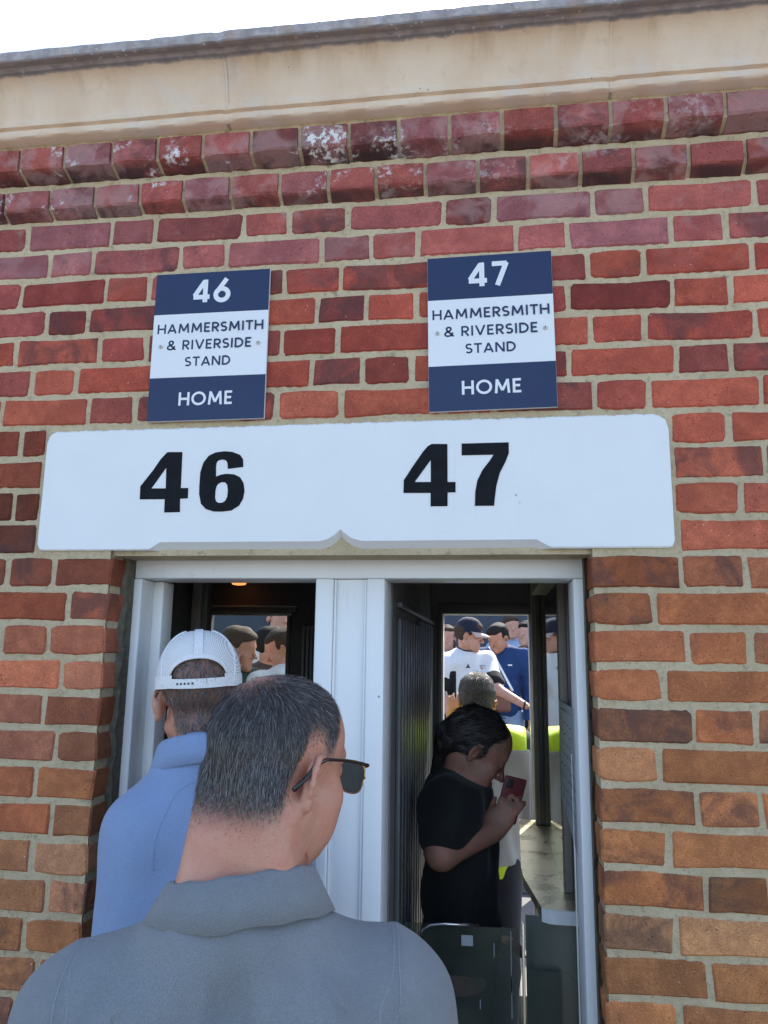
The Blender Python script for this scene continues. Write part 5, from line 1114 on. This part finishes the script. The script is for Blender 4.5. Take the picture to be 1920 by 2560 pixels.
CR = [
 ('woman with long brown hair and pale top at the left of doorway 47', (.415, 6.3, .20), 175, 1.03, dict(fem=True, hairm=M_HAIRBR, long_hair=True, shirt=(.55, .50, .50), trous=(.08, .09, .13))),
 ('person in navy top with orange stripe behind the denim jacket', (1.235, 6.4, .20), 160, 1.06, dict(hairm=M_HAIRDARK, shirt=(.018, .018, .035), trous=(.05, .05, .06), headrot=(-20, 0, 0))),
 ('person in pale blue shirt farthest back in the crowd', (1.08, 7.3, .20), 190, 1.12, dict(hairm=M_HAIRBR, shirt=(.36, .50, .75), trous=(.10, .13, .2))),
 ('person in white tee shirt and pale cap seen through the booth window', (1.295, 4.4, .20), -100, .99, dict(hairm=M_HAIRDARK, shirt=M_WHITESHIRT, trous=(.34, .42, .60), headrot=(8, -4, 0))),
 ('person in blue shirt behind the pale cap at the booth window', (1.56, 6.0, .20), 185, 1.06, dict(hairm=M_HAIRBR, shirt=(.22, .36, .66), trous=(.05, .06, .1))),
 ('man in dark green top with a hand raised to his face behind doorway 46', (-.575, 2.62, .12), -150, .985, dict(hairm=M_HAIRBR, shirt=(.045, .075, .060), trous=(.05, .05, .05), headrot=(55, -8, 0), skin=M_SKIN3)),
 ('person with short dark hair behind the man in green', (-.60, 3.35, .12), -140, 1.0, dict(hairm=M_HAIRDARK, shirt=(.10, .06, .05), trous=(.05, .05, .05), headrot=(50, 0, 0), skin=M_SKIN)),
 ('person in white shirt with black three bar logo behind doorway 46', (-.80, 4.3, .20), -170, 1.09, dict(hairm=M_HAIRDARK, shirt=M_WHITESHIRT, trous=(.05, .06, .09), headrot=(30, 0, 0))),
 ('person in plain white shirt nearest the glass behind doorway 46', (-.33, 2.75, .12), 35, .985, dict(hairm=M_HAIRBR, shirt=(.78, .80, .78), trous=(.06, .07, .09), headrot=(60, -20, 0))),
]
crowd = []
for i, (lab, at_c, yw, s_, kw) in enumerate(CR):
    if i == 5:
        Jq = joints(yw, s_, elR=(.20, .16, 1.28), wrR=(.075, .16, 1.50), elL=(-.22, .12, 1.20), wrL=(-.06, .22, 1.28))
        kw = dict(kw, J=Jq, hands=lambda J, R: hand_ops(J['wrR'], J['head']-J['wrR']+R@np.array((.03, .10, .02)), R@np.array((-.3, -1, 0)), 1, .35)+hand_ops(J['wrL'], R@np.array((.6, .3, .5)), R@np.array((0, -1, 0)), -1, .4), h=.009)
    crowd.append(person('person', lab, at_c, yw, s_, **dict(dict(h=.0125), **kw)))
r6, J6, so6, HR6, (l6, h6) = crowd[1]; sho6 = [c for c in r6.children if c.name.startswith('shirt')][0]
overlay(so6, boxs(J6['pelvis']+np.array((0, 0, .36)), (.4, .4, .018)), .004, simple('orange_stripe', (.75, .25, .03), .7), 'stripe', sho6, l6, h6, .012)
r7, J7, so7, HR7, _ = crowd[3]; c7 = empty('baseball_cap', tuple(J7['head'])); tag(c7, 'pale pink baseball cap seen through the booth window', 'cap')
cap(c7, J7['head'], HR7, .99, cloth_material('pale_pink_twill', (.62, .52, .50)), cloth_material('grey_cap_back', (.10, .09, .12)), False, cloth_material('pale_pink_peak', (.66, .55, .52)))
r8, J8, so8, HR8, _ = crowd[7]; sho8 = [c for c in r8.children if c.name.startswith('shirt')][0]
print_on(so8, J8['pelvis']+eul(-170)@np.array((-.06, .14, .43)), -170, [[(x*1.3, z*1.3) for x, z in b] for b in bars], M_BLKTRIM, 'three_bar_logo', sho8, .006)
